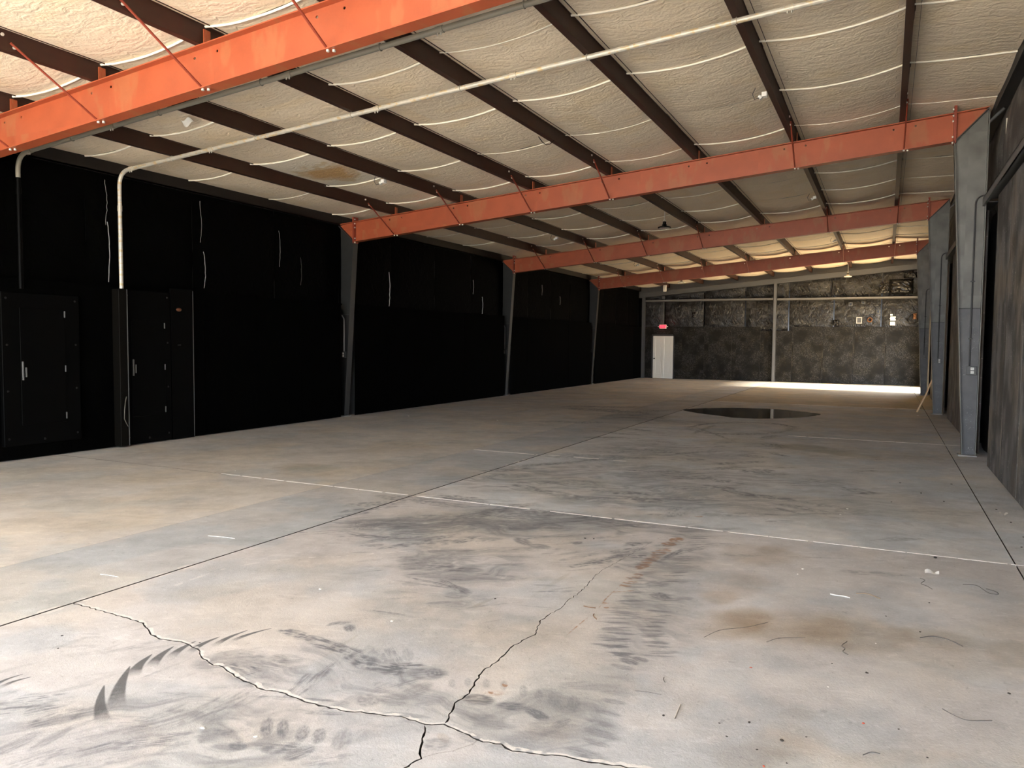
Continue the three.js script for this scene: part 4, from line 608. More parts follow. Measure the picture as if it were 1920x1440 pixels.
FRAMES.forEach((f, i) => {
  for (const s of [0, 1]) {
    const sg = s ? 1 : -1, c = f + FW / 2, inB = s ? 1.066 : -10.51, outB = s ? 1.24 : -10.68, inT = XI[s], outT = XO[s], yi = rb(inT), yo = rb(outT) + RAFTER - 0.02, Y = 2.21;
    const inY = (y) => lerp(inB, inT, y / yi);
    const label = s ? ['', 'nearest and tallest grey column on the right, with a square socket box', 'middle grey column on the right, beside the leaning stick', 'farthest grey column on the right, next to the bright patch of floor'][i] || 'grey column on the right wall out of view beside the camera'
      : ['', 'nearest dark column on the left wall under the second beam', 'middle dark column on the left wall under the third beam', 'farthest dark column on the left wall near the white door'][i] || 'dark column on the left wall out of view under the nearest beam';
    const t = thing('steel_column', label, 'column', [(inB + outB) / 2, 0, c]), off = (g) => (g.translate(-(inB + outB) / 2, 0, c), g), up = s ? M.column : M.columnBlack, lo = s ? M.columnLow : M.columnBlackLow;
    part('upper_web', off(metricUV(prismXY([[inY(Y), Y], [outB, Y], [outT, yo], [inT, yi - 0.005]], c - 0.004, c + 0.004), 'x', 'y')), up, t);
    part('lower_web', off(metricUV(prismXY([[inB, 0.02], [outB, 0.02], [outB, Y], [inY(Y), Y]], c - 0.005, c + 0.005), 'x', 'y')), lo, t);
    part('paint_line', off(bx(inY(Y), outB, Y - 0.008, Y + 0.008, c - 0.008, c)), M.darkSteel, t);
    part('inner_flange', off(metricUV(prismXY([[inB - 0.006 * sg, 0.02], [inB + 0.006 * sg, 0.02], [inT + 0.006 * sg, yi], [inT - 0.006 * sg, yi]], f, f + FW), 'd', 'y')), up, t);
    part('outer_flange', off(metricUV(bx(outB - 0.006, outB + 0.006, 0.02, yo, f, f + FW), 'd', 'y')), up, t);
    part('knee_stiffener', off(prismXY([[inT, yi - 0.01], [inT, yi + 0.01], [outT, yo + 0.02], [outT, yo]], f + 0.01, f + FW - 0.01)), M.darkSteel, t);
    part('base_plate', off(bx(inB - 0.05 * sg, outB + 0.02 * sg, 0, 0.02, f - 0.03, f + FW + 0.03)), mat(0.3, 0.29, 0.27, 0.8), t);
  }
});

// short struts from the right columns to the eave
FRAMES.forEach((f, i) => { if (i) one('eave_strut_brace', rod(V(1.24, rb(1.24) + 0.2, f + 0.05), V(1.42, rb(1.42) + 0.36, f + 0.02), 0.025, 6), M.midSteel, 'short grey strut at the top of the ' + ['', 'nearest', 'middle', 'farthest'][i] + ' right column', 'strut', 'eave struts on the right'); });

// ---------------------------------------------------------------- purlins and eave members
const bayD = [FRONT, ...FRAMES.map((f) => f + FW / 2), BACK + 0.2];
const zee = new THREE.Shape([[-0.075, 0], [0.003, 0], [0.003, 0.193], [0.075, 0.193], [0.075, 0.175], [0.078, 0.175], [0.078, 0.2], [-0.003, 0.2], [-0.003, 0.006], [-0.072, 0.006], [-0.072, 0.024], [-0.075, 0.024]].map(([x, y]) => new THREE.Vector2(x, y)));
const zeeGeo = bayD.slice(0, -1).map((d, i) => metricUV(new THREE.ExtrudeGeometry(zee, { depth: bayD[i + 1] - d - 0.004, bevelEnabled: false }), 'd', 'y'));
PURLINS.forEach((x, k) => {
  for (let i = 0; i < 5; i++) {
    const o = one('purlin', zeeGeo[i], M.purlin, 'dark red purlin, ' + ORD[k] + ' from the left wall, ' + BAY[i], 'purlin', 'dark red purlins ' + BAY[i]);
    o.position.set(x, rb(x) + RAFTER + 0.001, -bayD[i + 1] + 0.002);
  }
});
for (let i = 0; i < 5; i++) {
  const a = bayD[i] + 0.003, b = bayD[i + 1] - 0.003;
  part('eave_strut', [metricUV(bx(-10.78, -10.6, rb(-10.6) + RAFTER - 0.02, rb(-10.6) + RAFTER, a, b), 'd', 'x'), metricUV(bx(-10.615, -10.6, rb(-10.6) + RAFTER - 0.02, rb(-10.6) + ROOF - 0.01, a, b), 'd', 'y')], M.eave, wallLeft);
  part('eave_strut', [metricUV(bx(1.3, 1.5, rb(1.35) + RAFTER - 0.02, rb(1.35) + RAFTER, a, b), 'd', 'x'), metricUV(bx(1.3, 1.312, rb(1.35) + RAFTER - 0.1, rb(1.35) + ROOF - 0.06, a, b), 'd', 'y')], M.darkSteel, wallRight);
}

// ---------------------------------------------------------------- back wall steel
one('end_rafter', [slope(-10.6, 1.4, 0.06, 0.3, BACK - 0.12, BACK - 0.11), slope(-10.6, 1.4, 0.06, 0.07, BACK - 0.12, BACK + 0.06), slope(-10.6, 1.4, 0.29, 0.3, BACK - 0.12, BACK + 0.06)], M.midSteel, 'grey sloping steel channel across the top of the back wall', 'rafter');
one('wind_post', [bx(-4.52, -4.385, 0, rb(-4.45) + 0.07, BACK - 0.12, BACK - 0.11), bx(-4.52, -4.51, 0, rb(-4.45) + 0.07, BACK - 0.12, BACK - 0.002), bx(-4.395, -4.385, 0, rb(-4.45) + 0.07, BACK - 0.12, BACK - 0.002), bx(-4.56, -4.345, 0, 0.015, BACK - 0.16, BACK - 0.01)], mat(0.12, 0.125, 0.13, 0.4), 'grey upright post in the middle of the back wall', 'post');
one('corner_post', [bx(-10.455, -10.31, 0, rb(-10.4) + 0.06, BACK - 0.1, BACK - 0.09), bx(-10.32, -10.31, 0, rb(-10.4) + 0.06, BACK - 0.1, BACK - 0.002)], M.midSteel, 'dark grey post in the left corner of the back wall', 'post');
one('wall_girt', [bx(-10.3, -4.53, 3.6, 3.612, BACK - 0.09, BACK + 0.1), bx(-10.3, -4.53, 3.6, 3.7, BACK - 0.09, BACK - 0.08), bx(-10.3, -4.53, 3.69, 3.7, BACK - 0.09, BACK - 0.05)], M.girt, 'grey girt across the back wall, left of the middle post', 'girt');
one('wall_girt', [bx(-4.375, 1.25, 3.58, 3.592, BACK - 0.09, BACK + 0.1), bx(-4.375, 1.25, 3.58, 3.68, BACK - 0.09, BACK - 0.08), bx(-4.375, 1.25, 3.67, 3.68, BACK - 0.09, BACK - 0.05)], M.girt, 'grey girt across the back wall, right of the middle post', 'girt');

// exit sign, its conduit and the white fitting above
const font = await new FontLoader().loadAsync('fonts/droid/droid_sans_bold.typeface.json');
const sign = thing('exit_sign', 'white exit sign with glowing red letters over the white door', 'sign', [-9.45, 2.34, BACK - 0.03]);
part('housing', new RoundedBoxGeometry(0.34, 0.2, 0.06, 2, 0.03).translate(0, 0.1, 0), M.whitePlastic, sign);
const exitGeo = new TextGeometry('EXIT', { font, size: 0.115, depth: 0.006, curveSegments: 3 }); exitGeo.computeBoundingBox(); exitGeo.translate(-exitGeo.boundingBox.max.x / 2, 0.045, 0.031);
part('letters', exitGeo, mat(0.6, 0.02, 0.03, 0.5, { emissive: new THREE.Color(1, 0.05, 0.09), emissiveIntensity: 0.6 }), sign);
part('letter_panel', bx(-0.13, 0.13, 0.03, 0.17, -0.0315, -0.03), mat(0.6, 0.05, 0.06, 0.5, { emissive: new THREE.Color(1, 0.1, 0.14), emissiveIntensity: 0.1 }), sign);
for (const s of [-1, 1]) { const g = new THREE.SphereGeometry(0.035, 12, 8); g.scale(1.3, 0.8, 0.9); g.translate(s * 0.2, 0.1, 0.01); part('side_lamp', g, M.whitePlastic, sign); }
const signLight = new THREE.PointLight(0xff2a30, 0.02); signLight.position.set(0, 0.1, 0.12); signLight.castShadow = true; sign.add(signLight);
one('conduit', [pipe([V(-9.45, 2.54, BACK - 0.02), V(-9.45, 3.58, BACK - 0.02)], 0.014), bx(-9.52, -9.38, 3.74, 3.86, BACK - 0.04, BACK + 0.04)], M.midSteel, 'thin grey conduit rising from the exit sign', 'conduit');
const em = thing('emergency_light', 'small white fitting hanging under the roof above the exit sign', 'light', [-9.16, 4.0, 34.4]);
part('body', new RoundedBoxGeometry(0.16, 0.3, 0.1, 2, 0.03).translate(0, 0.16, 0), M.whitePlastic, em);
part('stem', rod(new THREE.Vector3(0, 0.28, 0), new THREE.Vector3(-0.05, rb(-9.2) + RAFTER - 4.005, 0), 0.012), M.whitePlastic, em);

// things fixed to the quilted insulation
seed = 7;
function crumpled(w, h, depth, amp, n = 18) {
  const g = sheet(n, n, (u, v) => { const e = Math.min(u, 1 - u, v, 1 - v), k = smooth(0, 0.14, e); return [(u - 0.5) * w * (1 + 0.05 * (noise(v * 9, amp * 99) - 0.5)), (v - 0.5) * h, -depth * k - amp * k * (fbm(u * 9 + w * 31, v * 9 + h * 17, 3) - 0.5) * 2, u, v]; });
  return g;
}
function patch(name, label, category, x, y, w, h, depth, amp, m, face = 0.03) { const o = one(name, crumpled(w, h, depth, amp), m, label, category); o.position.set(x, y, -(BACK + face)); return o; }
const hornMat = mat(0.2, 0.085, 0.03, 0.5), greyWhite = mat(0.42, 0.42, 0.4, 0.5);
const bag = mat(0.012, 0.012, 0.012, 0.18);
patch('covered_fan', 'large square fan wrapped in shiny black plastic, top right of the back wall', 'fan cover', 0.47, 4.08, 0.9, 0.62, 0.16, 0.09, bag, 0.05);
patch('plastic_patch', 'crumpled black plastic above the wrapped fan', 'patch', 0.8, 4.53, 0.5, 0.22, 0.06, 0.07, bag);
patch('plastic_patch', 'flat black plastic patch beside the wrapped fan', 'patch', -0.15, 4.02, 0.34, 0.38, 0.02, 0.05, bag);
patch('plastic_patch', 'narrow crumpled black patch above the girt, left of the ceiling lamp', 'patch', -2.02, 4.08, 0.28, 0.62, 0.03, 0.06, mat(0.03, 0.03, 0.03, 0.3));
patch('plastic_patch', 'small shiny patch high on the left part of the back wall', 'patch', -8.02, 2.98, 0.18, 0.26, 0.03, 0.06, bag);
patch('plastic_patch', 'small dark patch at the foot of the pale insulation panel', 'patch', -1.98, 2.6, 0.22, 0.24, 0.04, 0.06, bag);
const frameG = [bx(-0.11, 0.11, 0.1, 0.14, -0.02, 0.01), bx(-0.11, 0.11, -0.14, -0.1, -0.02, 0.01), bx(-0.11, -0.075, -0.1, 0.1, -0.02, 0.01), bx(0.075, 0.11, -0.1, 0.1, -0.02, 0.01)];
const wf = thing('wall_box', 'small white square frame on the back wall insulation', 'box', [-1.07, 2.7, BACK + 0.02]);
part('frame', frameG, greyWhite, wf); part('face', bx(-0.075, 0.075, -0.1, 0.1, -0.005, 0.01), M.midSteel, wf);
const ws = thing('paper_label', 'torn white paper stuck on the back wall at the right', 'paper', [0.2, 2.48, BACK + 0.02]);
part('upper_sheet', sheet(5, 4, (u, v) => [-0.1 + 0.2 * u + 0.02 * Math.sin(v * 9), 0.2 + 0.17 * v, -0.012 - 0.015 * Math.sin(u * 5 + v * 4), u, v]), M.whitePlastic, ws);
part('lower_sheet', sheet(5, 4, (u, v) => [-0.1 + 0.19 * u, 0.0 + 0.15 * v, -0.012 - 0.015 * Math.sin(u * 4 + v * 7), u, v]), M.whitePlastic, ws);
part('scrap', sheet(3, 3, (u, v) => [-0.1 + 0.09 * u, 0.4 + 0.07 * v, -0.02, u, v]), M.whitePlastic, ws);
const coil = thing('cable_coil', 'coil of black cable with an orange tag at the right end of the back wall', 'cable', [1.0, 2.55, BACK - 0.1]);
for (let k = 0; k < 4; k++) part('cable_loop', new THREE.TorusGeometry(0.14 + 0.02 * k, 0.011, 6, 24).rotateX(0.2 * k).rotateZ(k).translate(-0.1 + 0.03 * k, 0.16 + 0.02 * k, 0), M.gloss, coil);
part('tag', crumpled(0.12, 0.24, 0.04, 0.06, 8).translate(0.0, 0.3, 0), hornMat, coil);
const vent = thing('vent_pipe', 'round black vent mouth with a brown rim on the pale insulation panel', 'vent', [-0.66, 2.72, BACK + 0.0]);
part('rim', new THREE.TorusGeometry(0.085, 0.02, 8, 24), hornMat, vent); part('pipe', new THREE.CylinderGeometry(0.08, 0.08, 0.12, 20, 1, true).rotateX(Math.PI / 2).translate(0, 0, -0.03), M.gloss, vent);
[[-1.42, 3.38, 0.16, 0.16], [-0.93, 3.44, 0.16, 0.1], [-0.36, 3.05, 0.14, 0.18], [-0.4, 2.9, 0.12, 0.1], [-1.6, 2.78, 0.07, 0.09], [-1.09, 2.95, 0.08, 0.07]].forEach(([x, y, w, h], k) => {
  const t = thing('cover_plate', ['square plate under the girt near the left edge of the pale panel', 'small plate just under the girt, right of the square plate', 'upper of two grey plates beside the insulation seam', 'lower of two grey plates beside the insulation seam', 'tiny plate at the left of the white frame', 'small plate just above the white frame'][k], 'plate', [x, y, BACK + 0.03]);
  part('plate', new RoundedBoxGeometry(w, h, 0.03, 2, 0.01), M.midSteel, t); part('cover', new RoundedBoxGeometry(w * 0.5, h * 0.5, 0.03, 2, 0.01).translate(0, 0, 0.012), M.gloss, t);
});

// ---------------------------------------------------------------- lamps and roof fittings
function highbay(label, x, d, yTop, yBottom, dark, drop = 0.22) {
  const t = thing('high_bay_lamp', label, 'lamp', [x, yBottom, d]);
  const prof = (l) => new THREE.LatheGeometry(l.map(([r, y]) => new THREE.Vector2(r, y)), 28);
  part('housing', prof([[0.001, 0.09], [0.05, 0.09], [0.06, 0.05], [0.1, 0.045], [0.145, 0.03], [0.15, 0.012], [0.14, 0.0], [0.125, 0.004]]), dark ? M.gloss : M.whitePlastic, t);
  part('lens', prof([[0.001, 0.002], [0.125, 0.004]]), M.whitePlastic, t);
  part('driver', prof([[0.001, 0.15], [0.035, 0.15], [0.04, 0.14], [0.04, 0.09]]), M.gloss, t);
  part('hook', new THREE.TorusGeometry(0.022, 0.006, 6, 14).translate(0, 0.17, 0), M.whitePlastic, t);
  part('chain', tubeThrough([new THREE.Vector3(0, 0.19, 0), new THREE.Vector3(0.004, (0.19 + yTop - yBottom) / 2, 0), new THREE.Vector3(0, yTop - yBottom, 0)], 0.007, 6), M.whitePlastic, t);
}
highbay('round dark lamp hanging on a chain between the second and third beam', -4.63, 17.25, rb(-4.63) + RAFTER, 4.27, true);
highbay('white lamp hanging in front of the top of the back wall', -1.5, 34.0, rb(-1.5) + RAFTER + 0.01, 4.42, false);
highbay('white lamp under a purlin above the white door side of the back wall', -7.72, 31.6, rb(-7.72) + RAFTER + 0.01, 4.16, false);
[[-7.75, 10.78, 'beside the brown ceiling stain'], [-7.77, 18.4, 'left of the hanging lamp'], [-7.75, 25.6, 'left, beyond the third beam'], [-1.52, 10.45, 'right, before the second beam'], [-1.52, 18.1, 'right, beyond the second beam'], [-1.52, 25.7, 'right, beyond the third beam']].forEach(([x, d, w]) => {
  const t = thing('lamp_socket', 'white lamp socket on a purlin, ' + w, 'socket', [x, rb(x) + RAFTER - 0.06, d], 'lamp sockets under the purlins');
  part('box', new RoundedBoxGeometry(0.07, 0.06, 0.09, 2, 0.01).translate(0, 0.03, 0), M.whitePlastic, t);
  part('plug', new THREE.CylinderGeometry(0.022, 0.026, 0.05, 12).rotateZ(0.7).translate(-0.05, 0.0, 0.02), M.whitePlastic, t);
  part('lead', tubeThrough([new THREE.Vector3(-0.05, -0.01, 0.03), new THREE.Vector3(-0.12, -0.03, 0.05), new THREE.Vector3(-0.14, 0.03, 0.08), new THREE.Vector3(-0.1, 0.1, 0.1)], 0.005, 5), M.darkSteel, t);
});
one('torn_facing', sheet(6, 4, (u, v) => [-8.2 + 0.17 * u, rb(-8.15) + ROOF - 0.1 - 0.07 * v * (1 - 0.5 * u) - 0.02 * Math.sin(u * 6), 7.02 + 0.06 * v, u, v]), M.whitePlastic, 'torn white flap of ceiling facing near the left wall', 'flap');
one('wire', tubeThrough([0, 0.25, 0.5, 0.75, 1].map((t) => V(-4.66 + 0.12 * t, rb(-4.6) + 0.42 - 0.09 * Math.sin(t * Math.PI), 10.3 + 0.3 * t)), 0.006, 5), M.gloss, 'short black wire looping under a purlin in the middle of the ceiling', 'wire');

// ---------------------------------------------------------------- conduits under the roof
const cab = mat(0.0016, 0.0016, 0.0015, 0.5, { specularIntensity: 0.12 });
function roofConduit(d0, d1, x0, drop, label, m, xEnd, low = m, hang = 0.384) {
  const y = (x) => rb(x) + hang, t = thing('conduit', label, 'conduit', [x0, 0, d0]), off = (g) => (g.translate(-x0, 0, d0), g);
  part('pipe', off(metricUV(pipe([V(x0, y(x0) - 0.3, d0), V(x0, y(x0), d0), V(xEnd, y(xEnd), d1)], 0.029, 10, 14, 0.22), 'x', 'y')), m, t);
  part('riser', off(metricUV(rod(V(x0, drop, d0), V(x0, y(x0) - 0.3, d0), 0.029, 14), 'x', 'y')), low, t);
  PURLINS.forEach((x) => { const xx = x - 0.03, dd = lerp(d0, d1, (xx - x0) / (xEnd - x0)); part('strap', off(new THREE.TorusGeometry(0.033, 0.006, 6, 16).rotateY(Math.PI / 2).translate(xx, y(xx), -dd)), m, t); });
  for (const x of [x0 + 0.26, -8.5, -5.75, -3.9, -0.95]) { const dd = lerp(d0, d1, (x - x0) / (xEnd - x0)); part('coupling', off(rod(V(x - 0.04, y(x - 0.04), dd), V(x + 0.04, y(x + 0.04), dd), 0.035, 14)), m, t); for (const s of [-0.02, 0.02]) part('screw', off(rod(V(x + s, y(x) - 0.03, dd - 0.01), V(x + s, y(x) - 0.055, dd - 0.015), 0.007, 6)), M.bolt, t); }
  part('wall_coupling', off(rod(V(x0, 3.55, d0), V(x0, 3.63, d0), 0.034, 14)), low, t);
}
roofConduit(7.73, 8.06, -10.34, 2.4, 'long pale metal conduit under the purlins, bending down the left wall to the switchgear', M.galv, 1.25);
roofConduit(6.26, 6.38, -10.36, 2.3, 'grey metal conduit close behind the nearest beam', mat(0.26, 0.245, 0.2, 0.5), 1.25, cab, 0.315);

// ---------------------------------------------------------------- black switchgear on the left wall
const edge = mat(0.012, 0.012, 0.012, 0.4), steel = mat(0.12, 0.12, 0.115, 0.35);
function cabinet(label, d0, d1, y0, y1, doorR, depth, hinges) {
  const t = thing('electrical_cabinet', label, 'cabinet', [XL, y0, (d0 + d1) / 2]), c = (d0 + d1) / 2, off = (g) => (g.translate(-XL, -y0, c), g), f = XL + depth;
  part('body', off(rbx(XL - 0.005, f, y0, y1, d0, d1, 0.008)), cab, t);
  const [a, b, ya, yb] = doorR, dr = part('door', off(rbx(f, f + 0.012, ya, yb, a, b, 0.004)), cab, t);
  part('handle', off(rbx(f + 0.012, f + 0.03, 1.08, 1.33, a + 0.01, a + 0.03, 0.004)), steel, dr);
  part('latch', off(rbx(f + 0.012, f + 0.026, 1.12, 1.25, a + 0.055, a + 0.072, 0.004)), steel, dr);
  for (const y of hinges) part('hinge', off(rbx(f + 0.006, f + 0.022, y - 0.045, y + 0.045, b - 0.012, b + 0.004, 0.003)), steel, dr);
  for (const d of [d0 + 0.06, d1 - 0.06]) for (const y of [y0 + 0.1, lerp(y0, y1, 0.36), lerp(y0, y1, 0.66), y1 - 0.08]) part('screw', off(rod(V(f, y, d), V(f + 0.008, y, d), 0.014, 10)), edge, t);
  part('screw', off(rod(V(f, y0 + 0.06, c), V(f + 0.008, y0 + 0.06, c), 0.016, 10)), edge, t);
}
cabinet('large black electrical cabinet at the left edge of the picture', 6.02, 7.09, 0.2, 2.25, [6.25, 6.87, 0.47, 2.05], 0.06, [1.98, 1.22, 0.56]);
cabinet('black electrical cabinet right of the vertical wireway', 7.81, 8.65, 0.03, 2.39, [7.93, 8.53, 0.44, 1.95], 0.05, [1.86, 1.2, 0.52]);
const way = thing('wireway', 'tall narrow black wireway under the pale conduit', 'wireway', [XL, 0.02, 7.73]);
part('duct', rbx(-0.005, 0.15, 0, 2.37, -0.07, 0.07, 0.006), mat(0.004, 0.0035, 0.0026, 0.5, { specularIntensity: 0.2 }), way);
part('edge_strip', bx(0.15, 0.154, 0, 2.37, 0.06, 0.072), steel, way);
part('loose_wire', tubeThrough([[0.16, 0.75, 0.02], [0.2, 0.68, -0.03], [0.22, 0.55, -0.06], [0.2, 0.42, -0.05], [0.17, 0.34, 0.01], [0.16, 0.3, 0.04]].map(([x, y, d]) => V(x, y, d)), 0.006, 5), mat(0.16, 0.15, 0.12, 0.5), way);
const gutter = thing('electrical_box', 'plain black board with a small gauge, right of the cabinets', 'box', [XL, 0, 8.9]);
part('board', rbx(-0.005, 0.03, 0.01, 2.47, -0.22, 0.22, 0.004), cab, gutter);
part('edge_strip', bx(0.03, 0.034, 0.01, 2.45, 0.214, 0.222), mat(0.12, 0.12, 0.12, 0.4), gutter);
part('gauge', new THREE.SphereGeometry(0.05, 16, 10).scale(0.5, 0.6, 1).translate(0.05, 2.13, 0.08), mat(0.12, 0.045, 0.02, 0.4), gutter);
part('catch', rbx(0.03, 0.045, 1.545, 1.56, -0.1, -0.04, 0.003), edge, gutter);

// ---------------------------------------------------------------- conduits and sockets on the columns
FRAMES.forEach((f, i) => {
  if (!i) return;
  const c = f + FW / 2 - 0.005, x = 1.15, big = i === 1, top = 3.86 - (i === 3 ? 0.35 : 0);
  const which = ['', 'nearest', 'middle', 'farthest'][i];
  const t = thing('conduit', 'thin dark conduit running down the face of the ' + which + ' right column', 'conduit', [x, 1.3, c - 0.02], 'conduits on the right columns'), off = (g) => (g.translate(-x, -1.3, c - 0.02), g);
  part('pipe', off(pipe([V(x - 0.03, 1.35, c - 0.02), V(x - 0.035, top, c - 0.02), V(1.42, top + 0.02, c - 0.02)], 0.011, 8, 8, 0.12)), M.darkSteel, t);
  for (const y of [1.75, 2.6]) part('strap', off(bx(x - 0.06, x - 0.0, y, y + 0.02, c - 0.034, c - 0.0)), M.darkSteel, t);
  const b = thing('socket_outlet', (big ? 'square grey socket box with two white outlets on the ' : i === 2 ? 'small white double socket on the ' : 'small dark socket box on the ') + which + ' right column', 'socket', [x, 1.22, c]);
  const w = big ? 0.13 : 0.08;
  part('box', new RoundedBoxGeometry(w, 0.13, 0.05, 2, 0.006).translate(0, 0.065, 0.025), M.midSteel, b);
  for (const y of [0.038, 0.092]) { const r = part('receptacle', new RoundedBoxGeometry(big ? 0.045 : 0.036, 0.042, 0.012, 2, 0.005).translate(big ? 0.008 : 0, y, 0.053), i === 3 ? M.midSteel : M.whitePlastic, b); part('slots', [bx(-0.008, -0.005, y - 0.004, y + 0.01, -0.0605, -0.058), bx(0.006, 0.009, y - 0.004, y + 0.01, -0.0605, -0.058)], M.gloss, r); }
  // left column
  const lx = -10.55, lt = thing('conduit', 'thin conduit running down the ' + which + ' left column', 'conduit', [lx, 1.4, c - 0.02], 'conduits on the left columns'), lo = (g) => (g.translate(-lx, -1.4, c - 0.02), g);
  part('pipe', lo(pipe([V(lx, 1.42, c - 0.02), V(lx, 2.12, c - 0.02), V(lx - 0.06, 2.2, c - 0.02)], 0.012, 6, 8, 0.04)), i < 3 ? mat(0.3, 0.3, 0.29, 0.35) : M.darkSteel, lt);
  const lb = thing('socket_outlet', 'small ' + (i < 3 ? 'white' : 'dark') + ' double socket on the ' + which + ' left column', 'socket', [lx, 1.28, c]);
  part('box', new RoundedBoxGeometry(0.08, 0.13, 0.05, 2, 0.006).translate(0.01, 0.065, 0.025), M.darkSteel, lb);
  for (const y of [0.038, 0.092]) part('receptacle', new RoundedBoxGeometry(0.036, 0.042, 0.012, 2, 0.005).translate(0, y, 0.053), i < 3 ? mat(0.55, 0.52, 0.46, 0.4) : M.midSteel, lb);
});

// ---------------------------------------------------------------- things on the floor
// wooden stick leaning on the middle right column
const st = thing('wooden_stick', 'pale wooden stick leaning against the middle right column', 'stick', [0.73, 0.0, 21.3]);
part('shaft', tubeThrough([new THREE.Vector3(0, 0.012, 0), new THREE.Vector3(0.17, 0.45, 0.12), new THREE.Vector3(0.335, 0.93, 0.22)], 0.02, 10), mat(0.75, 0.52, 0.3, 0.6), st);
// water
const pud = new THREE.CatmullRomCurve3([[-4.52, 18.93], [-4.2, 18.4], [-3.5, 17.8], [-2.98, 17.5], [-2.45, 17.55], [-1.81, 18.2], [-1.36, 19.38], [-1.87, 20.0], [-2.54, 20.35], [-3.19, 20.25], [-4.04, 19.78]].map(([x, d]) => V(x, 0, d)), true).getPoints(90).map((v) => { const k = 1 + 0.05 * (fbm(v.x * 3 + 50, v.z * 3 + 90, 3) - 0.5) * 2; return [-2.95 + (v.x + 2.95) * k, 18.9 + (-v.z - 18.9) * k]; });
const pg = new THREE.ExtrudeGeometry(new THREE.Shape(pud.map(([x, d]) => new THREE.Vector2(x, d))), { depth: 0.002, bevelEnabled: false }); pg.rotateX(-Math.PI / 2); pg.translate(0, 0.0005, 0);
one('puddle', pg, mat(0.012, 0.011, 0.01, 0.03, { ior: 1.33 }), 'dark puddle of water in the middle of the floor reflecting the back wall', 'puddle');

seed = 3;
const chipGeo = [0, 1, 2].map((k) => { const g = new THREE.DodecahedronGeometry(1, 0); const p = g.attributes.position; for (let i = 0; i < p.count; i++) { const s = 0.75 + 0.5 * noise(p.getX(i) * 3 + k * 9 + 20, p.getZ(i) * 3 + p.getY(i) * 5 + 20); p.setXYZ(i, p.getX(i) * s, p.getY(i) * 0.45 * s + 0.4, p.getZ(i) * s * 0.7); } g.computeVertexNormals(); return g; });
const chipM = { dark: mat(0.04, 0.035, 0.03, 0.8), red: mat(0.5, 0.1, 0.06, 0.6), white: mat(0.68, 0.67, 0.64, 0.6), brown: mat(0.2, 0.11, 0.06, 0.8) };
function chip(kind, x, d, s, label, group) { const o = one(kind === 'white' ? 'pale_chip' : kind === 'red' ? 'red_chip' : 'dark_chip', chipGeo[Math.floor(rnd() * 3)], chipM[kind], label, 'debris', group); o.scale.set(s * 0.75, s * 0.45, s * 0.75); o.rotation.y = rr(0, 6); o.position.set(x, 0, -d); }
chip('red', -0.568, 3.954, 0.011, 'red chip lying left of the long brown stain', 0);
chip('red', -0.037, 3.585, 0.012, 'red chip lying on the pale floor at the lower right');
chip('red', -0.378, 3.035, 0.01, 'red chip at the bottom edge of the picture');
for (const [x, d, s] of [[-0.338, 3.271, 0.016], [-0.484, 3.366, 0.012], [-0.834, 3.255, 0.012], [0.227, 4.907, 0.012], [-0.036, 4.158, 0.014], [0.576, 4.218, 0.014], [0.393, 6.70, 0.028], [-2.204, 4.273, 0.012], [-0.55, 3.2, 0.008], [-0.42, 3.15, 0.008], [-0.3, 3.1, 0.007], [-0.25, 3.35, 0.007], [-0.6, 3.3, 0.007], [0.1, 3.6, 0.009], [0.2, 3.4, 0.008], [-0.2, 4.2, 0.008], [0.05, 5.1, 0.009], [0.3, 5.5, 0.01], [-3.9, 2.5, 0.01], [-4.05, 2.62, 0.011], [-3.3, 2.9, 0.008], [-2.23, 5.97, 0.016], [-2.16, 5.99, 0.014], [0.6, 9.2, 0.02], [0.4, 9.6, 0.02], [0.1, 8.9, 0.016], [0.75, 10.4, 0.02], [0.2, 10.2, 0.018], [1.05, 9.0, 0.018], [1.1, 8.4, 0.018], [1.12, 7.8, 0.016], [1.05, 7.4, 0.015]]) chip('dark', x, d, s, 'tiny dark crumb of dirt on the concrete floor', 'dark crumbs on the floor');
for (const [x, d, s] of [[-0.2, 3.9, 0.008], [0.0, 4.6, 0.009], [-0.5, 5.9, 0.016], [-0.52, 5.75, 0.012], [-0.3, 8.3, 0.02], [0.05, 10.3, 0.02], [-0.35, 8.0, 0.016], [-3.318, 3.902, 0.02], [-2.561, 3.644, 0.018], [-2.3, 2.3, 0.015], [-2.55, 2.25, 0.018], [-9.4, 14.0, 0.03], [-9.8, 15.9, 0.03], [-9.1, 11.4, 0.025], [-7.3, 14.2, 0.03], [-7.0, 16.5, 0.03], [-8.2, 21.5, 0.04], [-4.5, 9.4, 0.02], [-9.6, 9.0, 0.018], [-7.3, 7.0, 0.012], [-0.1, 12.0, 0.02], [0.72, 20.3, 0.03]]) chip('white', x, d, s, 'tiny pale chip of concrete on the floor', 'pale chips on the floor');
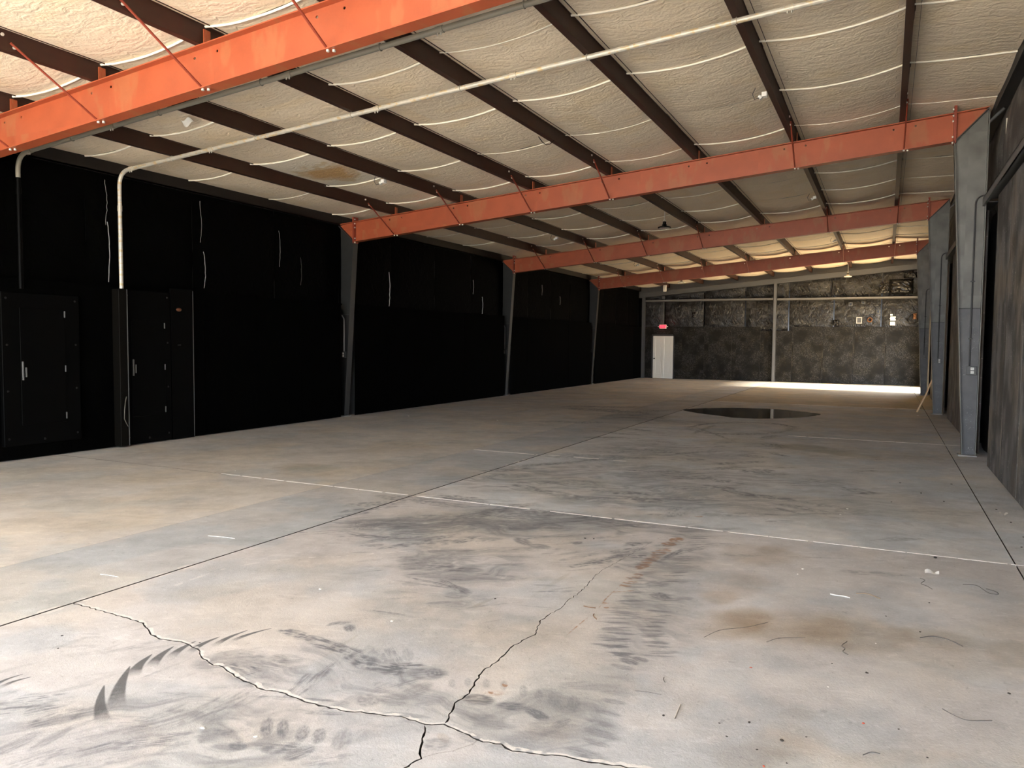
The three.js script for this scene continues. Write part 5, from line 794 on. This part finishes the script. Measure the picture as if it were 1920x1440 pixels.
// threads, twigs and wires
const string = (name, pts, r0, m, label, cat) => { const r = r0 * 0.55; const c = new THREE.CatmullRomCurve3(pts.map(([x, d], k) => V(x, r + (k % 2) * r * 0.6, d))); one(name, tubeThrough(c.getPoints(18), r, 5), m, label, cat); };
const dk = mat(0.1, 0.095, 0.09, 0.7), tan = mat(0.3, 0.22, 0.14, 0.8);
string('wire', [[0.223, 4.807], [0.292, 4.861], [0.357, 4.851], [0.429, 4.769]], 0.0042, dk, 'thick dark wire curving on the right end of the brown stain', 'wire');
string('string', [[0.527, 6.038], [0.608, 6.054], [0.64, 5.98], [0.67, 5.9], [0.72, 5.9], [0.71, 5.96], [0.66, 6.0]], 0.0036, dk, 'dark looped string near the right wall, in front of the white joint', 'string');
string('string', [[0.266, 6.06], [0.295, 6.02], [0.268, 5.92], [0.3, 5.88], [0.332, 5.819]], 0.003, dk, 'thin dark squiggle of string below the white scrap', 'string');
string('string', [[-0.144, 4.556], [-0.167, 4.469], [-0.15, 4.44], [-0.158, 4.392], [-0.131, 4.359]], 0.0034, dk, 'zigzag dark string at the lower edge of the brown stain', 'string');
string('string', [[-0.868, 4.249], [-0.808, 4.397], [-0.679, 4.519], [-0.578, 4.658]], 0.0022, dk, 'long thin thread on the left end of the brown stain', 'string');
string('string', [[-0.544, 4.34], [-0.49, 4.428], [-0.357, 4.506]], 0.0022, dk, 'thin thread in the middle of the brown stain', 'string');
string('string', [[0.28, 3.9], [0.317, 3.857], [0.366, 3.828], [0.471, 3.871]], 0.003, dk, 'dark curved string at the far lower right', 'string');
string('twig', [[-0.032, 3.303], [0.0, 3.34], [0.03, 3.345]], 0.0032, dk, 'short brown twig at the bottom right', 'twig');
string('twig', [[-1.02, 3.433], [-0.95, 3.445], [-0.896, 3.448]], 0.002, dk, 'thin straight needle left of the fallen stub of plaster', 'twig');
string('twig', [[-0.934, 3.639], [-0.93, 3.61], [-0.914, 3.583]], 0.003, dk, 'tiny dark twig right of the tyre prints', 'twig');
string('twig', [[-0.783, 3.249], [-0.787, 3.32], [-0.791, 3.389]], 0.006, mat(0.5, 0.47, 0.42, 0.8), 'pale rough stub of plaster at the lower middle', 'twig');
string('string', [[-0.128, 5.479], [-0.064, 5.5], [-0.0, 5.45], [0.016, 5.43]], 0.0045, tan, 'brown wavy string behind the brown stain, beside the pale worm of plaster', 'string');
string('string', [[-0.28, 5.38], [-0.24, 5.36], [-0.2, 5.372], [-0.16, 5.35]], 0.008, chipM.white, 'pale worm of plaster behind the brown stain', 'plaster');
string('twig', [[-1.545, 4.31], [-1.535, 4.27], [-1.5, 4.23]], 0.005, chipM.brown, 'reddish leaf stalk beside the crack, the nearer of two', 'twig');
string('twig', [[-1.65, 4.41], [-1.604, 4.398], [-1.57, 4.41]], 0.005, chipM.brown, 'reddish leaf stalk beside the crack, the farther of two', 'twig');
string('wire', [[-5.06, 4.547], [-4.93, 4.57], [-4.799, 4.588]], 0.005, chipM.white, 'pale straight splinter left of the long joint, farther one', 'splinter');
string('wire', [[-4.883, 3.444], [-4.8, 3.455], [-4.719, 3.462]], 0.004, chipM.white, 'pale straight splinter left of the long joint, nearer one', 'splinter');
const scrap = thing('paper_scrap', 'white scrap of paper near the right wall, in front of the white joint', 'scrap', [0.348, 0, 6.23]);
part('sheet', sheet(6, 4, (u, v) => [-0.045 + 0.09 * u, 0.003 + 0.016 * Math.abs(Math.sin(u * 4 + 0.5)) * (0.4 + v), -0.03 + 0.06 * v * (1 - 0.5 * u), u, v]), chipM.white, scrap);
const scrap2 = thing('paper_scrap', 'small white scrap at the foot of the right wall', 'scrap', [1.07, 0, 8.7]);
part('sheet', sheet(5, 4, (u, v) => [-0.03 + 0.07 * u, 0.004 + 0.03 * Math.abs(Math.sin(u * 4 + 0.9)), -0.04 + 0.08 * v, u, v]), chipM.white, scrap2);

renderer.render(scene, camera);
